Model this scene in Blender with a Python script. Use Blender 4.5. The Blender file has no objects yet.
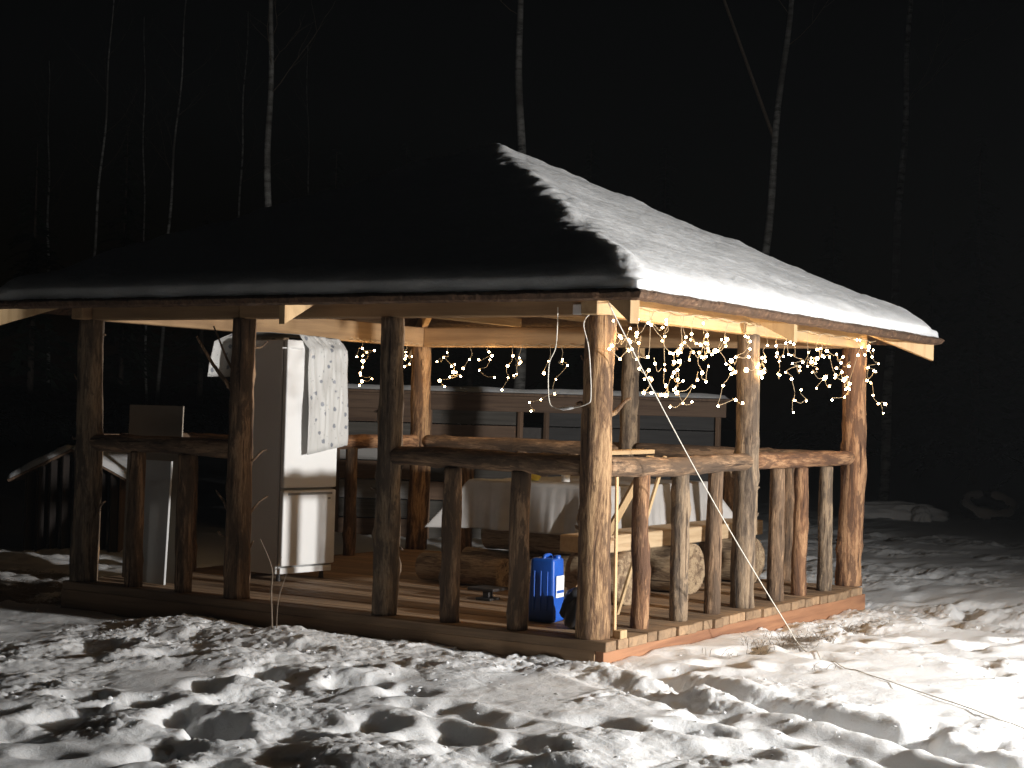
import bpy, bmesh, math, random
import numpy as np
from mathutils import Vector, Matrix

# ------------------------------------------------------------------ camera, sky, lights, exposure
scene = bpy.context.scene
col = scene.collection
PI = math.pi
CAM = Vector((-9.3684, -5.2901, 1.4663)); YAW, PIT, ROL = 0.5671, 0.0161, 0.0278
fw = Vector((math.cos(YAW)*math.cos(PIT), math.sin(YAW)*math.cos(PIT), math.sin(PIT)))
rt = Vector((math.sin(YAW), -math.cos(YAW), 0)); up = rt.cross(fw)
r2 = rt*math.cos(ROL)+up*math.sin(ROL); u2 = up*math.cos(ROL)-rt*math.sin(ROL)
cd = bpy.data.cameras.new('camera'); cam = bpy.data.objects.new('camera', cd); col.objects.link(cam)
cd.sensor_width = 36; cd.lens = 36*1644.33/1024; cd.clip_start = 0.1; cd.clip_end = 600
cam.matrix_world = Matrix(((r2.x, u2.x, -fw.x, CAM.x), (r2.y, u2.y, -fw.y, CAM.y), (r2.z, u2.z, -fw.z, CAM.z), (0, 0, 0, 1)))
scene.camera = cam

world = bpy.data.worlds.new('World'); scene.world = world; world.use_nodes = True
wn = world.node_tree; wn.nodes.clear()
wo = wn.nodes.new('ShaderNodeOutputWorld'); wb = wn.nodes.new('ShaderNodeBackground'); ws = wn.nodes.new('ShaderNodeTexSky')
ws.sky_type = 'NISHITA'; ws.sun_disc = False; ws.sun_elevation = math.radians(-2); ws.sun_rotation = math.radians(20)
wb.inputs['Strength'].default_value = 0.0012
wn.links.new(ws.outputs[0], wb.inputs[0]); wn.links.new(wb.outputs[0], wo.inputs[0])

scene.view_settings.view_transform = 'Standard'; scene.view_settings.look = 'None'
scene.view_settings.exposure = 0.0; scene.view_settings.gamma = 1.0; scene.view_settings.use_curve_mapping = False
scene.render.engine = 'CYCLES'; scene.cycles.max_bounces = 6; scene.cycles.diffuse_bounces = 4; scene.cycles.volume_bounces = 0; scene.cycles.transmission_bounces = 2; scene.cycles.glossy_bounces = 2
scene.render.resolution_x = 1024; scene.render.resolution_y = 768

LAMP = Vector((.40, -7.5, 1.74)); LAMP_POWER = 4700   # work lamp on a tripod, right of the frame

# ------------------------------------------------------------------ helpers
rnd = random.Random(7)
WM = {}
def link(name, mesh, mat, parent=None, M=None):
    o = bpy.data.objects.new(name, mesh); col.objects.link(o)
    M = M or Matrix.Identity(4); o.matrix_basis = M; WM[o] = M
    if parent is not None:
        o.parent = parent; o.matrix_parent_inverse = WM[parent].inverted()
    if mat is not None and mesh is not None and not mesh.materials: mesh.materials.append(mat)
    return o
def tag(o, label=None, cat=None, group=None, kind=None):
    if label: o['label'] = label
    if cat: o['category'] = cat
    if group: o['group'] = group
    if kind: o['kind'] = kind
    return o
def thing(name, loc, label, cat, group=None):
    return tag(link(name, None, None, None, Matrix.Translation(Vector(loc))), label, cat, group)
def np_mesh(name, V, F, smooth=True):
    me = bpy.data.meshes.new(name)
    V = np.asarray(V, dtype=np.float32); F = np.asarray(F, dtype=np.int32)
    me.vertices.add(len(V)); me.vertices.foreach_set('co', V.ravel())
    n, k = F.shape
    me.loops.add(n*k); me.loops.foreach_set('vertex_index', F.ravel())
    me.polygons.add(n); me.polygons.foreach_set('loop_start', np.arange(0, n*k, k, dtype=np.int32))
    me.polygons.foreach_set('loop_total', np.full(n, k, dtype=np.int32))
    me.polygons.foreach_set('use_smooth', np.full(n, smooth, dtype=bool))
    me.update(); me.validate(); return me
def bm_mesh(name, bm, smooth=False):
    me = bpy.data.meshes.new(name); bm.normal_update(); bm.to_mesh(me); bm.free()
    for p in me.polygons: p.use_smooth = smooth
    return me
def frame(p0, p1, roll=0):
    """matrix whose local Z runs from p0 to p1, local Y as near to up as it can be"""
    p0 = Vector(p0); d = Vector(p1)-p0; z = d.normalized()
    ref = Vector((0, 0, 1)) if abs(z.z) < 0.95 else Vector((0, 1, 0))
    x = ref.cross(z).normalized(); y = z.cross(x)
    M = Matrix(((x.x, y.x, z.x, p0.x), (x.y, y.y, z.y, p0.y), (x.z, y.z, z.z, p0.z), (0, 0, 0, 1)))
    return M @ Matrix.Rotation(roll, 4, 'Z'), d.length
def box_bm(x0, x1, y0, y1, z0, z1, bev=0.004, seg=1):
    bm = bmesh.new(); bmesh.ops.create_cube(bm, size=1)
    for v in bm.verts:
        v.co = Vector(((x0+x1)/2+v.co.x*(x1-x0), (y0+y1)/2+v.co.y*(y1-y0), (z0+z1)/2+v.co.z*(z1-z0)))
    if bev: bmesh.ops.bevel(bm, geom=list(bm.edges), offset=bev, segments=seg, profile=0.6, affect='EDGES')
    return bm
def box(name, b, mat, parent=None, bev=0.004, M=None, seg=1):
    return link(name, bm_mesh(name, box_bm(*b, bev=bev, seg=seg)), mat, parent, M)
def board(name, p0, p1, w, h, mat, parent=None, roll=0, warp=0.0):
    """squared timber between two points: w across, h upward"""
    M, L = frame(p0, p1, roll)
    bm = box_bm(-w/2, w/2, -h/2, h/2, 0, L, min(w, h)*0.06)
    return link(name, bm_mesh(name, bm), mat, parent, M)
def vnoise1(n, r, amp, k=3):
    a = np.zeros(n)
    for i in range(k):
        a += r.uniform(-1, 1)*np.sin(np.linspace(0, r.uniform(.8, 3)*PI, n)+r.uniform(0, 6))/(1+i)
    return a*amp
def log_mesh(name, L, r0, r1, seed, seg=18, bend=0.02, rough=0.05, step=0.05, knots=3):
    bend *= .55
    r = random.Random(seed); n = max(4, int(L/step)+1)
    t = np.linspace(0, 1, n); ang = np.linspace(0, 2*PI, seg, endpoint=False)
    cx, cy = vnoise1(n, r, bend), vnoise1(n, r, bend)
    cx -= cx[0]+(cx[-1]-cx[0])*t; cy -= cy[0]+(cy[-1]-cy[0])*t
    R = (r0+(r1-r0)*t)[:, None]*np.ones((n, seg))
    for _ in range(5):
        a, b, c = r.randint(1, 4), r.uniform(2, 22)*L, r.uniform(0, 6)
        R *= 1+rough*0.4*r.uniform(.3, 1)*np.sin(a*ang[None, :]+b*t[:, None]+c)
    rs = np.random.RandomState(seed); R *= 1+rough*0.35*rs.randn(n, seg)*0.5
    for _ in range(knots):
        ta, aa, s = r.uniform(.08, .92), r.uniform(0, 2*PI), r.uniform(.5, 1)
        da = np.angle(np.exp(1j*(ang-aa)))
        R += r0*0.26*s*np.exp(-((t[:, None]-ta)*L/0.045)**2-(da[None, :]/0.42)**2)
    X = cx[:, None]+R*np.cos(ang); Y = cy[:, None]+R*np.sin(ang); Z = (t*L)[:, None]*np.ones((1, seg))
    V = np.stack([X, Y, Z], -1).reshape(-1, 3)
    i, j = np.meshgrid(np.arange(n-1), np.arange(seg), indexing='ij')
    a = (i*seg+j).ravel(); b = (i*seg+(j+1) % seg).ravel()
    F = np.stack([a, b, b+seg, a+seg], -1)
    # caps: an inset ring and a centre
    caps = []; Vl = [V]; base = len(V)
    for k, ring, sgn in ((0, V[:seg], -1), (1, V[-seg:], 1)):
        c = ring.mean(0); ins = c+(ring-c)*0.86+np.array([0, 0, sgn*0.006]); mid = c+(ring-c)*0.4+np.array([0, 0, sgn*0.008]); cen = c[None]+np.array([[0, 0, sgn*0.008]])
        Vl += [ins, mid, np.repeat(cen, 1, 0)]
        off = 0 if k == 0 else (n-1)*seg
        for q in range(seg):
            q2 = (q+1) % seg
            A = [off+q, off+q2, base+q2, base+q]; B = [base+q, base+q2, base+seg+q2, base+seg+q]
            C = [base+seg+q, base+seg+q2, base+2*seg, base+2*seg]
            for f in (A, B, C): caps.append(f if k == 1 else f[::-1])
        base += 2*seg+1
    V = np.concatenate(Vl); me = bpy.data.meshes.new(name)
    faces = F.tolist()+[f if len(set(f)) == 4 else list(dict.fromkeys(f)) for f in caps]
    me.from_pydata(V.tolist(), [], faces); me.update()
    nf = len(F)
    me.polygons.foreach_set('use_smooth', np.array([True]*nf+[False]*(len(faces)-nf)))
    return me
SEED = [100]
def log(name, p0, p1, r0, r1, mat, parent=None, roll=None, **k):
    SEED[0] += 1
    M, L = frame(p0, p1, rnd.uniform(0, 6) if roll is None else roll)
    return link(name, log_mesh(name, L, r0, r1, SEED[0], **k), mat, parent, M)
def tube_geo(pts, rad, seg=6):
    P = np.array([tuple(p) for p in pts], float); n = len(P)
    rad = np.full(n, rad) if np.isscalar(rad) else np.array(rad, float)
    T = np.gradient(P, axis=0); T /= np.linalg.norm(T, axis=1)[:, None]+1e-9
    ref = np.array([0.3, 0.2, 1.0]) if abs(T[:, 2]).mean() < .8 else np.array([1.0, 0.3, 0])
    A = np.cross(T, ref); A /= np.linalg.norm(A, axis=1)[:, None]+1e-9; B = np.cross(T, A)
    an = np.linspace(0, 2*PI, seg, endpoint=False)
    V = P[:, None]+rad[:, None, None]*(np.cos(an)[None, :, None]*A[:, None]+np.sin(an)[None, :, None]*B[:, None])
    i, j = np.meshgrid(np.arange(n-1), np.arange(seg), indexing='ij')
    a = (i*seg+j).ravel(); b = (i*seg+(j+1) % seg).ravel()
    return V.reshape(-1, 3), np.stack([a, a+seg, b+seg, b], -1)
def tubes_mesh(name, lst, seg=6):
    Vs, Fs, o = [], [], 0
    for pts, rad in lst:
        V, F = tube_geo(pts, rad, seg); Vs.append(V); Fs.append(F+o); o += len(V)
    return np_mesh(name, np.concatenate(Vs), np.concatenate(Fs))
def smooth_path(pts, k=6):
    P = [Vector(p) for p in pts]; out = []
    for i in range(len(P)-1):
        a, b, c, d = P[max(i-1, 0)], P[i], P[i+1], P[min(i+2, len(P)-1)]
        for j in range(k):
            t = j/k
            out.append(0.5*((2*b)+(c-a)*t+(2*a-5*b+4*c-d)*t*t+(3*b-a-3*c+d)*t**3))
    out.append(P[-1]); return out

# vectorised gradient noise
_rs = np.random.RandomState(3); _perm = _rs.permutation(512); _ga = _rs.uniform(0, 2*PI, 512)
def pn(x, y):
    xi = np.floor(x).astype(int); yi = np.floor(y).astype(int); xf = x-xi; yf = y-yi
    def g(ix, iy):
        h = _perm[(_perm[ix & 511]+iy) & 511]; return _ga[h]
    def d(ix, iy, fx, fy):
        a = g(ix, iy); return np.cos(a)*fx+np.sin(a)*fy
    u = xf**3*(xf*(xf*6-15)+10); v = yf**3*(yf*(yf*6-15)+10)
    a = d(xi, yi, xf, yf); b = d(xi+1, yi, xf-1, yf); c = d(xi, yi+1, xf, yf-1); e = d(xi+1, yi+1, xf-1, yf-1)
    return ((a+(b-a)*u)*(1-v)+(c+(e-c)*u)*v)*1.4
def fbm(x, y, o=4, g=0.5):
    s = 0; a = 1
    for i in range(o): s = s+a*pn(x*2**i+17.3*i, y*2**i-9.1*i); a *= g
    return s
def sstep(a, b, x):
    t = np.clip((x-a)/(b-a), 0, 1); return t*t*(3-2*t)

# ------------------------------------------------------------------ materials
class NT:
    def __init__(s, name):
        s.m = bpy.data.materials.new(name); s.m.use_nodes = True; s.t = s.m.node_tree
        s.b = s.t.nodes['Principled BSDF']; s.b.inputs['Roughness'].default_value = 0.8
    def n(s, typ, **kw):
        x = s.t.nodes.new(typ)
        for k, v in kw.items():
            if k in x.inputs: x.inputs[k].default_value = v
            else: setattr(x, k, v)
        return x
    def l(s, a, b): s.t.links.new(a, b)
    def coords(s, scale=(1, 1, 1), rand=True):
        tc = s.n('ShaderNodeTexCoord'); mp = s.n('ShaderNodeMapping'); mp.inputs['Scale'].default_value = scale
        src = tc.outputs['Object']
        if rand:
            oi = s.n('ShaderNodeObjectInfo'); mu = s.n('ShaderNodeMath', operation='MULTIPLY'); mu.inputs[1].default_value = 57.0
            s.l(oi.outputs['Random'], mu.inputs[0])
            ad = s.n('ShaderNodeVectorMath', operation='ADD'); s.l(src, ad.inputs[0]); s.l(mu.outputs[0], ad.inputs[1]); src = ad.outputs[0]
        s.l(src, mp.inputs['Vector']); return mp.outputs[0]
    def noise(s, vec, scale, detail=5, rough=0.6, dist=0.0):
        x = s.n('ShaderNodeTexNoise', Scale=scale, Detail=detail, Roughness=rough, Distortion=dist); s.l(vec, x.inputs['Vector']); return x.outputs['Fac']
    def ramp(s, fac, stops):
        r = s.n('ShaderNodeValToRGB'); e = r.color_ramp.elements
        while len(e) > 1: e.remove(e[-1])
        for i, (p, c) in enumerate(stops):
            q = e[0] if i == 0 else e.new(p)
            q.position = p; q.color = (*c, 1)
        s.l(fac, r.inputs[0]); return r.outputs[0]
    def mix(s, fac, a, b, blend='MIX'):
        m = s.n('ShaderNodeMix', data_type='RGBA', blend_type=blend)
        if isinstance(fac, (int, float)): m.inputs[0].default_value = fac
        else: s.l(fac, m.inputs[0])
        for sock, v in ((m.inputs[6], a), (m.inputs[7], b)):
            if isinstance(v, tuple): sock.default_value = (*v, 1)
            else: s.l(v, sock)
        return m.outputs[2]
    def bump(s, h, strength=0.4, dist=0.01):
        b = s.n('ShaderNodeBump', Strength=strength, Distance=dist); s.l(h, b.inputs['Height']); s.l(b.outputs[0], s.b.inputs['Normal'])
    def out(s, c, rough=None):
        s.l(c, s.b.inputs['Base Color']) if not isinstance(c, tuple) else setattr(s.b.inputs['Base Color'], 'default_value', (*c, 1))
        if rough is not None: s.b.inputs['Roughness'].default_value = rough
        return s.m
def log_mat(name, bark, mid, peel, dark, peel_at=0.5):
    t = NT(name); v = t.coords((1, 1, 0.14)); v2 = t.coords((1, 1, 0.5))
    big = t.noise(v, 12, 7, 0.68, 0.5); fine = t.noise(v, 75, 5, 0.75); blotch = t.noise(t.coords((1, 1, 0.3)), 8, 7, 0.68, 0.35); crack = t.noise(t.coords((1, 1, 0.05)), 34, 3, 0.6, 0.3)
    c = t.ramp(big, [(0.34, dark), (0.43, bark), (peel_at, mid), (peel_at+0.04, peel), (peel_at+0.22, tuple(min(1, x*1.18) for x in peel))])
    c = t.mix(0.85, c, t.ramp(fine, [(0.34, (0.50, 0.45, 0.41)), (0.56, (1.0, 1.0, 1.0))]), 'MULTIPLY')
    c = t.mix(t.ramp(blotch, [(0.53, (0, 0, 0)), (0.58, (0.85,)*3)]), c, t.mix(fine, bark, dark))
    c = t.mix(1.0, c, t.ramp(crack, [(0.33, (0.28, 0.24, 0.22)), (0.38, (1, 1, 1))]), 'MULTIPLY')
    h = t.n('ShaderNodeMath', operation='ADD'); t.l(big, h.inputs[0]); t.l(fine, h.inputs[1])
    h2 = t.n('ShaderNodeMath', operation='ADD'); t.l(h.outputs[0], h2.inputs[0]); t.l(blotch, h2.inputs[1])
    t.bump(h2.outputs[0], 0.8, 0.014)
    return t.out(c, 0.85)
def wood_mat(name, base, dark, rough=0.75, sc=1.0, gloss=0.3):
    t = NT(name); v = t.coords((1, 1, 0.06))
    a = t.noise(v, 22*sc, 5, 0.6, 0.4); b = t.noise(t.coords((1, 1, 0.4)), 3, 3, 0.5)
    c = t.ramp(a, [(0.32, dark), (0.58, base)])
    c = t.mix(t.ramp(b, [(0.4, (0, 0, 0)), (0.75, (0.55,)*3)]), c, dark)
    oi = t.n('ShaderNodeObjectInfo'); tone = t.ramp(oi.outputs['Random'], [(0.0, (0.70, 0.66, 0.62)), (0.5, (0.95, 0.93, 0.90)), (1.0, (1.18, 1.12, 1.05))])
    c = t.mix(1.0, c, tone, 'MULTIPLY')
    t.bump(a, 0.3, 0.005); return t.out(c, rough)
def plain(name, c, rough=0.5, var=0.12, scale=6, bump=0.0, metal=0.0):
    t = NT(name); n = t.noise(t.coords(), scale, 5, 0.6)
    k = t.ramp(n, [(0.3, tuple(x*(1-var) for x in c)), (0.7, tuple(min(1, x*(1+var)) for x in c))])
    if bump: t.bump(n, bump, 0.01)
    t.b.inputs['Metallic'].default_value = metal
    return t.out(k, rough)
def emis(name, c, s):
    t = NT(name); t.b.inputs['Emission Color'].default_value = (*c, 1); t.b.inputs['Emission Strength'].default_value = s
    return t.out((0.8, 0.7, 0.5), 0.4)

M_PEEL = log_mat('peeled_pine_log', (0.17, 0.095, 0.05), (0.33, 0.195, 0.10), (0.47, 0.295, 0.155), (0.075, 0.042, 0.025), 0.48)
M_RED = log_mat('reddish_pine_log', (0.16, 0.08, 0.042), (0.29, 0.15, 0.075), (0.44, 0.25, 0.13), (0.07, 0.038, 0.025), 0.50)
M_GREY = log_mat('grey_bark_log', (0.135, 0.098, 0.068), (0.235, 0.175, 0.12), (0.33, 0.24, 0.155), (0.06, 0.045, 0.035), 0.5)
M_BROWN = log_mat('brown_bark_log', (0.14, 0.09, 0.055), (0.25, 0.16, 0.095), (0.42, 0.27, 0.16), (0.06, 0.04, 0.028), 0.53)
M_TIMBER = wood_mat('fresh_timber', (0.60, 0.44, 0.25), (0.46, 0.31, 0.165))
M_FLOOR = wood_mat('floor_timber', (0.37, 0.25, 0.15), (0.21, 0.14, 0.085))
M_RIM = wood_mat('reddish_rim_timber', (0.36, 0.185, 0.10), (0.19, 0.09, 0.05), sc=.6)
M_SLAB = wood_mat('pale_slab_timber', (0.55, 0.42, 0.27), (0.42, 0.30, 0.18))
def mk_wane():
    t = NT('waney_bark_edge'); v = t.coords((1, 1, 1), rand=False)
    n = t.noise(v, 24, 7, 0.75, 0.6); m = t.noise(v, 5, 4, 0.6)
    c = t.ramp(n, [(0.36, (0.05, 0.03, 0.02)), (0.5, (0.14, 0.075, 0.042)), (0.62, (0.24, 0.14, 0.08)), (0.72, (0.45, 0.32, 0.21))])
    c = t.mix(t.ramp(m, [(0.4, (0, 0, 0)), (0.6, (0.7,)*3)]), c, (0.10, 0.06, 0.036)); t.bump(n, 0.9, 0.02); return t.out(c, 0.9)
M_WANE = mk_wane()
M_STUMP = log_mat('tan_stacked_log', (0.25, 0.17, 0.105), (0.36, 0.26, 0.16), (0.43, 0.32, 0.20), (0.13, 0.085, 0.05), 0.46)
M_OLD = wood_mat('weathered_grey_board', (0.12, 0.115, 0.105), (0.06, 0.056, 0.05))
M_OLDBROWN = wood_mat('weathered_brown_board', (0.21, 0.14, 0.095), (0.12, 0.075, 0.05))
M_DARKW = wood_mat('dark_grey_board', (0.055, 0.056, 0.058), (0.03, 0.03, 0.032))  # plain dark grey for the right part of the shed wall
M_HUT = wood_mat('shaded_hut_board', (0.022, 0.014, 0.011), (0.014, 0.009, 0.007))  # shadow on the hut front painted in as a near-black board colour
M_PALE = wood_mat('pale_grey_board', (0.42, 0.42, 0.42), (0.30, 0.30, 0.30))
M_WHITE = plain('white_enamel', (0.84, 0.84, 0.83), 0.28, 0.02, 3)
M_SEAL = plain('grey_door_seal', (0.30, 0.30, 0.30), 0.6)
M_CARD = plain('brown_grey_hardboard', (0.30, 0.26, 0.21), 0.8, 0.1, 3)
M_PANEL = plain('dull_white_panel', (0.55, 0.56, 0.55), 0.6, 0.06, 3)
M_BLUE = plain('blue_plastic', (0.012, 0.085, 0.42), 0.38, 0.1, 12)
M_LABELW = plain('white_paper', (0.8, 0.8, 0.78), 0.6, 0.03)
M_BLACK = plain('black_plastic', (0.02, 0.02, 0.022), 0.45, 0.3, 14, 0.3)
M_IRON = plain('dark_iron', (0.035, 0.03, 0.028), 0.55, 0.3, 20, 0.2)
M_CABLE = plain('white_cable', (0.72, 0.68, 0.60), 0.5, 0.05)
M_WIRE = plain('pale_wire', (0.42, 0.34, 0.23), 0.5, 0.1)
M_TWIG = plain('dry_twig', (0.16, 0.12, 0.085), 0.85, 0.3, 30)
M_YELLOW = plain('yellow_plastic', (0.75, 0.58, 0.08), 0.5, 0.05)
M_GREENG = plain('green_glass', (0.08, 0.35, 0.22), 0.15, 0.05)
M_BULB = emis('lit_warm_bulb', (1.0, 0.66, 0.32), 85)
M_LAMPGLASS = emis('lit_lamp_glass', (1.0, 0.97, 0.92), 30)
M_SPRUCE = plain('spruce_needles', (0.02, 0.035, 0.018), 0.85, 0.4, 9)
M_SPBARK = plain('spruce_bark', (0.09, 0.07, 0.055), 0.9, 0.35, 14, 0.5)
M_RUBBER = plain('tyre_rubber', (0.03, 0.03, 0.032), 0.8, 0.2, 12)

def mk_birch():
    t = NT('birch_bark'); v = t.coords((1, 1, 3.2)); n = t.noise(v, 2.6, 6, 0.7, 0.3); n2 = t.noise(t.coords((1, 1, 0.4)), 1.1, 3, 0.6)
    c = t.ramp(n, [(0.36, (0.03, 0.028, 0.025)), (0.46, (0.22, 0.215, 0.20)), (0.6, (0.42, 0.41, 0.385))])
    c = t.mix(t.ramp(n2, [(0.42, (0, 0, 0)), (0.62, (0.85,)*3)]), c, (0.10, 0.09, 0.075))
    t.bump(n, 0.4, 0.02); return t.out(c, 0.8)
M_BIRCH = mk_birch()

def mk_snow(name, dirt=False):
    t = NT(name); v = t.coords((1, 1, 1), rand=False)
    a = t.noise(v, 14, 6, 0.65); b = t.noise(v, 75, 4, 0.7); d = t.noise(v, 230, 2, 0.6)
    s1 = t.n('ShaderNodeMath', operation='MULTIPLY_ADD'); t.l(b, s1.inputs[0]); s1.inputs[1].default_value = 0.45; t.l(a, s1.inputs[2])
    s2 = t.n('ShaderNodeMath', operation='MULTIPLY_ADD'); t.l(d, s2.inputs[0]); s2.inputs[1].default_value = 0.15; t.l(s1.outputs[0], s2.inputs[2])
    t.bump(s2.outputs[0], 0.6, 0.018)
    c = t.ramp(a, [(0.3, (0.86, 0.86, 0.86)), (0.7, (0.92, 0.92, 0.915))])
    if dirt:
        at = t.n('ShaderNodeAttribute', attribute_name='dirt')
        k = t.noise(v, 26, 5, 0.75, 0.5)
        m = t.n('ShaderNodeMath', operation='MULTIPLY'); t.l(at.outputs['Fac'], m.inputs[0]); t.l(k, m.inputs[1])
        f = t.ramp(m.outputs[0], [(0.36, (0, 0, 0)), (0.56, (0.9,)*3)])
        soil = t.ramp(b, [(0.35, (0.05, 0.035, 0.022)), (0.65, (0.17, 0.125, 0.075))])
        c = t.mix(f, c, soil)
    t.b.inputs['Specular IOR Level'].default_value = 0.25
    t.b.inputs['Subsurface Weight'].default_value = 0.8; t.b.inputs['Subsurface Radius'].default_value = (1.0, 0.95, 0.9); t.b.inputs['Subsurface Scale'].default_value = 0.05
    return t.out(c, 0.65)
M_SNOW = mk_snow('snow'); M_GROUND = mk_snow('trampled_snow', True)

def mk_oilcloth(name, base):
    t = NT(name); v = t.coords((1, 1, 1), rand=False)
    vo = t.n('ShaderNodeTexVoronoi', Scale=11.0); vo.inputs['Randomness'].default_value = 0.9; t.l(v, vo.inputs['Vector'])
    vo2 = t.n('ShaderNodeTexVoronoi', Scale=24.0); t.l(v, vo2.inputs['Vector'])
    wob = t.noise(v, 60, 3, 0.6)
    def spot(d, lo, hi):
        s = t.n('ShaderNodeMath', operation='MULTIPLY_ADD'); t.l(wob, s.inputs[0]); s.inputs[1].default_value = 0.30; t.l(d, s.inputs[2])
        return t.ramp(s.outputs[0], [(lo, (0.85,)*3), (hi, (0, 0, 0))])
    c = t.mix(spot(vo2.outputs['Distance'], 0.26, 0.33), base, (0.34, 0.35, 0.34))
    c = t.mix(spot(vo.outputs['Distance'], 0.33, 0.39), c, (0.15, 0.17, 0.21))
    t.bump(t.noise(v, 9, 3, 0.5), 0.2, 0.02)
    return t.out(c, 0.5)
M_OIL = mk_oilcloth('printed_oilcloth', (0.58, 0.58, 0.565))

M_CLOTH = plain('pale_plastic_cloth', (.38, .37, .36), .5, .12, 7)

# ------------------------------------------------------------------ ground: trampled snow
LX, LY, HP, HR = 4.5766, 4.7196, 2.10, 1.12
RA, RB, RMID = 1.694, 3.083, 2.3235
def axis(lo, hi, fine, far0, far1, g=1.09, mid_hi=None, mid=0.05):
    a = list(np.arange(lo, hi, fine)); s = fine; x = a[-1]
    if mid_hi:
        while x < mid_hi: s = min(s*1.05, mid); x += s; a.append(x)
    while x < far1: s *= g; x += s; a.append(x)
    s = fine; x = lo; b = []
    while x > far0: s *= g; x -= s; b.append(x)
    return np.array(b[::-1]+a)
gx = axis(-5.4, 3.2, 0.0155, -130, 170, mid_hi=14, mid=0.06)
gy = axis(-4.2, 5.0, 0.0155, -130, 150, mid_hi=8, mid=0.06)
GX, GY = np.meshgrid(gx, gy, indexing='ij')
def build_ground():
    x, y = GX, GY
    rect = np.maximum(np.maximum(-0.12-x, x-4.70), np.maximum(-0.14-y, y-4.86))      # distance outside the platform
    near = 1-sstep(16, 40, np.hypot(x, y))
    base = -0.135-0.075*sstep(1.0, 4.5, np.hypot(x+0.1, y+0.1))
    Z = base+0.035*fbm(x*0.45, y*0.45, 3)*near+0.5*fbm(x*0.05+3, y*0.05, 2)*(1-near)*0.5
    tr = sstep(-0.35, 0.15, fbm(x*0.55+5, y*0.55-2, 2))                                 # trampled mask
    # smoother patches seen in front of the deck
    for (cx, cy, r) in ((-1.55, 0.35, 0.42), (-1.9, -0.1, 0.42), (-2.3, -0.75, 0.5), (-1.6, -1.2, .4), (0.3, -2.3, 0.8), (1.2, -1.9, .6), (-0.9, -0.1, 0.3), (-1.1, -2.0, .5)):
        tr = tr*(1-0.95*np.exp(-((x-cx)**2+(y-cy)**2)/r**2))
    wx = x+0.06*fbm(x*4, y*4, 2); wy = y+0.06*fbm(x*4+9, y*4+4, 2)
    Z += near*0.006*fbm(x*5+3, y*5, 3)
    def bil(f, ox): return np.abs(pn(wx*f+ox, wy*f-ox))*1.5
    Z += near*tr*0.075*(bil(1.05, 3)-.35)
    # sledge track running off to the lower right
    px, py = np.array([-0.1, -0.35]), np.array([-1.55, -3.6]); d = (py-px)/np.linalg.norm(py-px); nrm = np.array([-d[1], d[0]])
    s = (x-px[0])*d[0]+(y-px[1])*d[1]; o = (x-px[0])*nrm[0]+(y-px[1])*nrm[1]+0.05*np.sin(s*2.1)
    along = sstep(-0.2, 0.5, s)*(1-sstep(4.0, 6.0, s))
    for off, dep in ((0.0, 0.12), (-0.46, 0.05)):
        Z += along*(-dep*np.exp(-((o-off)/0.12)**4)+0.03*np.exp(-((np.abs(o-off)-0.20)/0.06)**2)*(0.6+0.8*fbm(x*7, y*7, 2)))
    # footprints, each a soft hole with a pushed-up rim
    r = random.Random(21); dep_all = np.zeros_like(Z)
    prints = []
    for k in range(170): prints.append((r.uniform(-5.6, 6.5), r.uniform(-5.0, 6.2), r.uniform(0, PI)))
    for k in range(15):                                            # walking trails
        X, Y, a = r.uniform(-5, 3), r.uniform(-4.5, 3), r.uniform(0, 2*PI)
        for q in range(9):
            sd = 0.11 if q % 2 else -0.11
            prints.append((X-math.sin(a)*sd, Y+math.cos(a)*sd, a+r.uniform(-.2, .2))); X += math.cos(a)*0.42; Y += math.sin(a)*0.42; a += r.uniform(-.25, .25)
    for k in range(130): prints.append((r.uniform(5, 15), r.uniform(-3, 5), r.uniform(0, PI)))
    for (X, Y, a) in prints:
        if -0.25 < X < 4.8 and -0.25 < Y < 5.0: continue
        i0, i1 = np.searchsorted(gx, (X-0.65, X+0.65)); j0, j1 = np.searchsorted(gy, (Y-0.65, Y+0.65))
        if i1-i0 < 3 or j1-j0 < 3: continue
        xx, yy = x[i0:i1, j0:j1]-X, y[i0:i1, j0:j1]-Y
        k1, k2 = r.uniform(.17, .28), r.uniform(.095, .16)
        u = (xx*math.cos(a)+yy*math.sin(a))/k1; v = (-xx*math.sin(a)+yy*math.cos(a))/k2
        q = np.sqrt(u*u+v*v)+0.25*pn(xx*7+X*31, yy*7+Y*17)+.12*pn(xx*22+X, yy*22+Y)
        tm = tr[i0:i1, j0:j1].mean()
        dp = r.uniform(.04, .095)*(0.35+0.75*tm)
        Z[i0:i1, j0:j1] += -dp*(1-sstep(0.55, 1.1, q))+dp*0.34*np.exp(-((q-1.34)/0.28)**2)*(0.8+0.5*pn(xx*6+X, yy*6+Y))
    # settle the big forms, then roughen them
    for _ in range(3):
        Zb = Z.copy(); Zb[2:-2] = (Z[:-4]+Z[1:-3]*2+Z[2:-2]*2+Z[3:-1]*2+Z[4:])/8; Z2 = Zb.copy(); Z2[:, 2:-2] = (Zb[:, :-4]+Zb[:, 1:-3]*2+Zb[:, 2:-2]*2+Zb[:, 3:-1]*2+Zb[:, 4:])/8; Z = Z2
    Z += near*tr*(0.030*(bil(2.0, 8)-.35)+0.017*(bil(4.6, 2)-.35)*(.5+bil(2.2, 30))+0.012*(bil(11, 5)-.35)*(.3+1.5*bil(2, 40))+0.010*(bil(24, 9)-.35)*(.2+1.6*bil(1.7, 50))+.005*(bil(45, 4)-.35))
    Z = np.where(rect < 0.0, np.minimum(Z, -0.26), Z)
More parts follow.
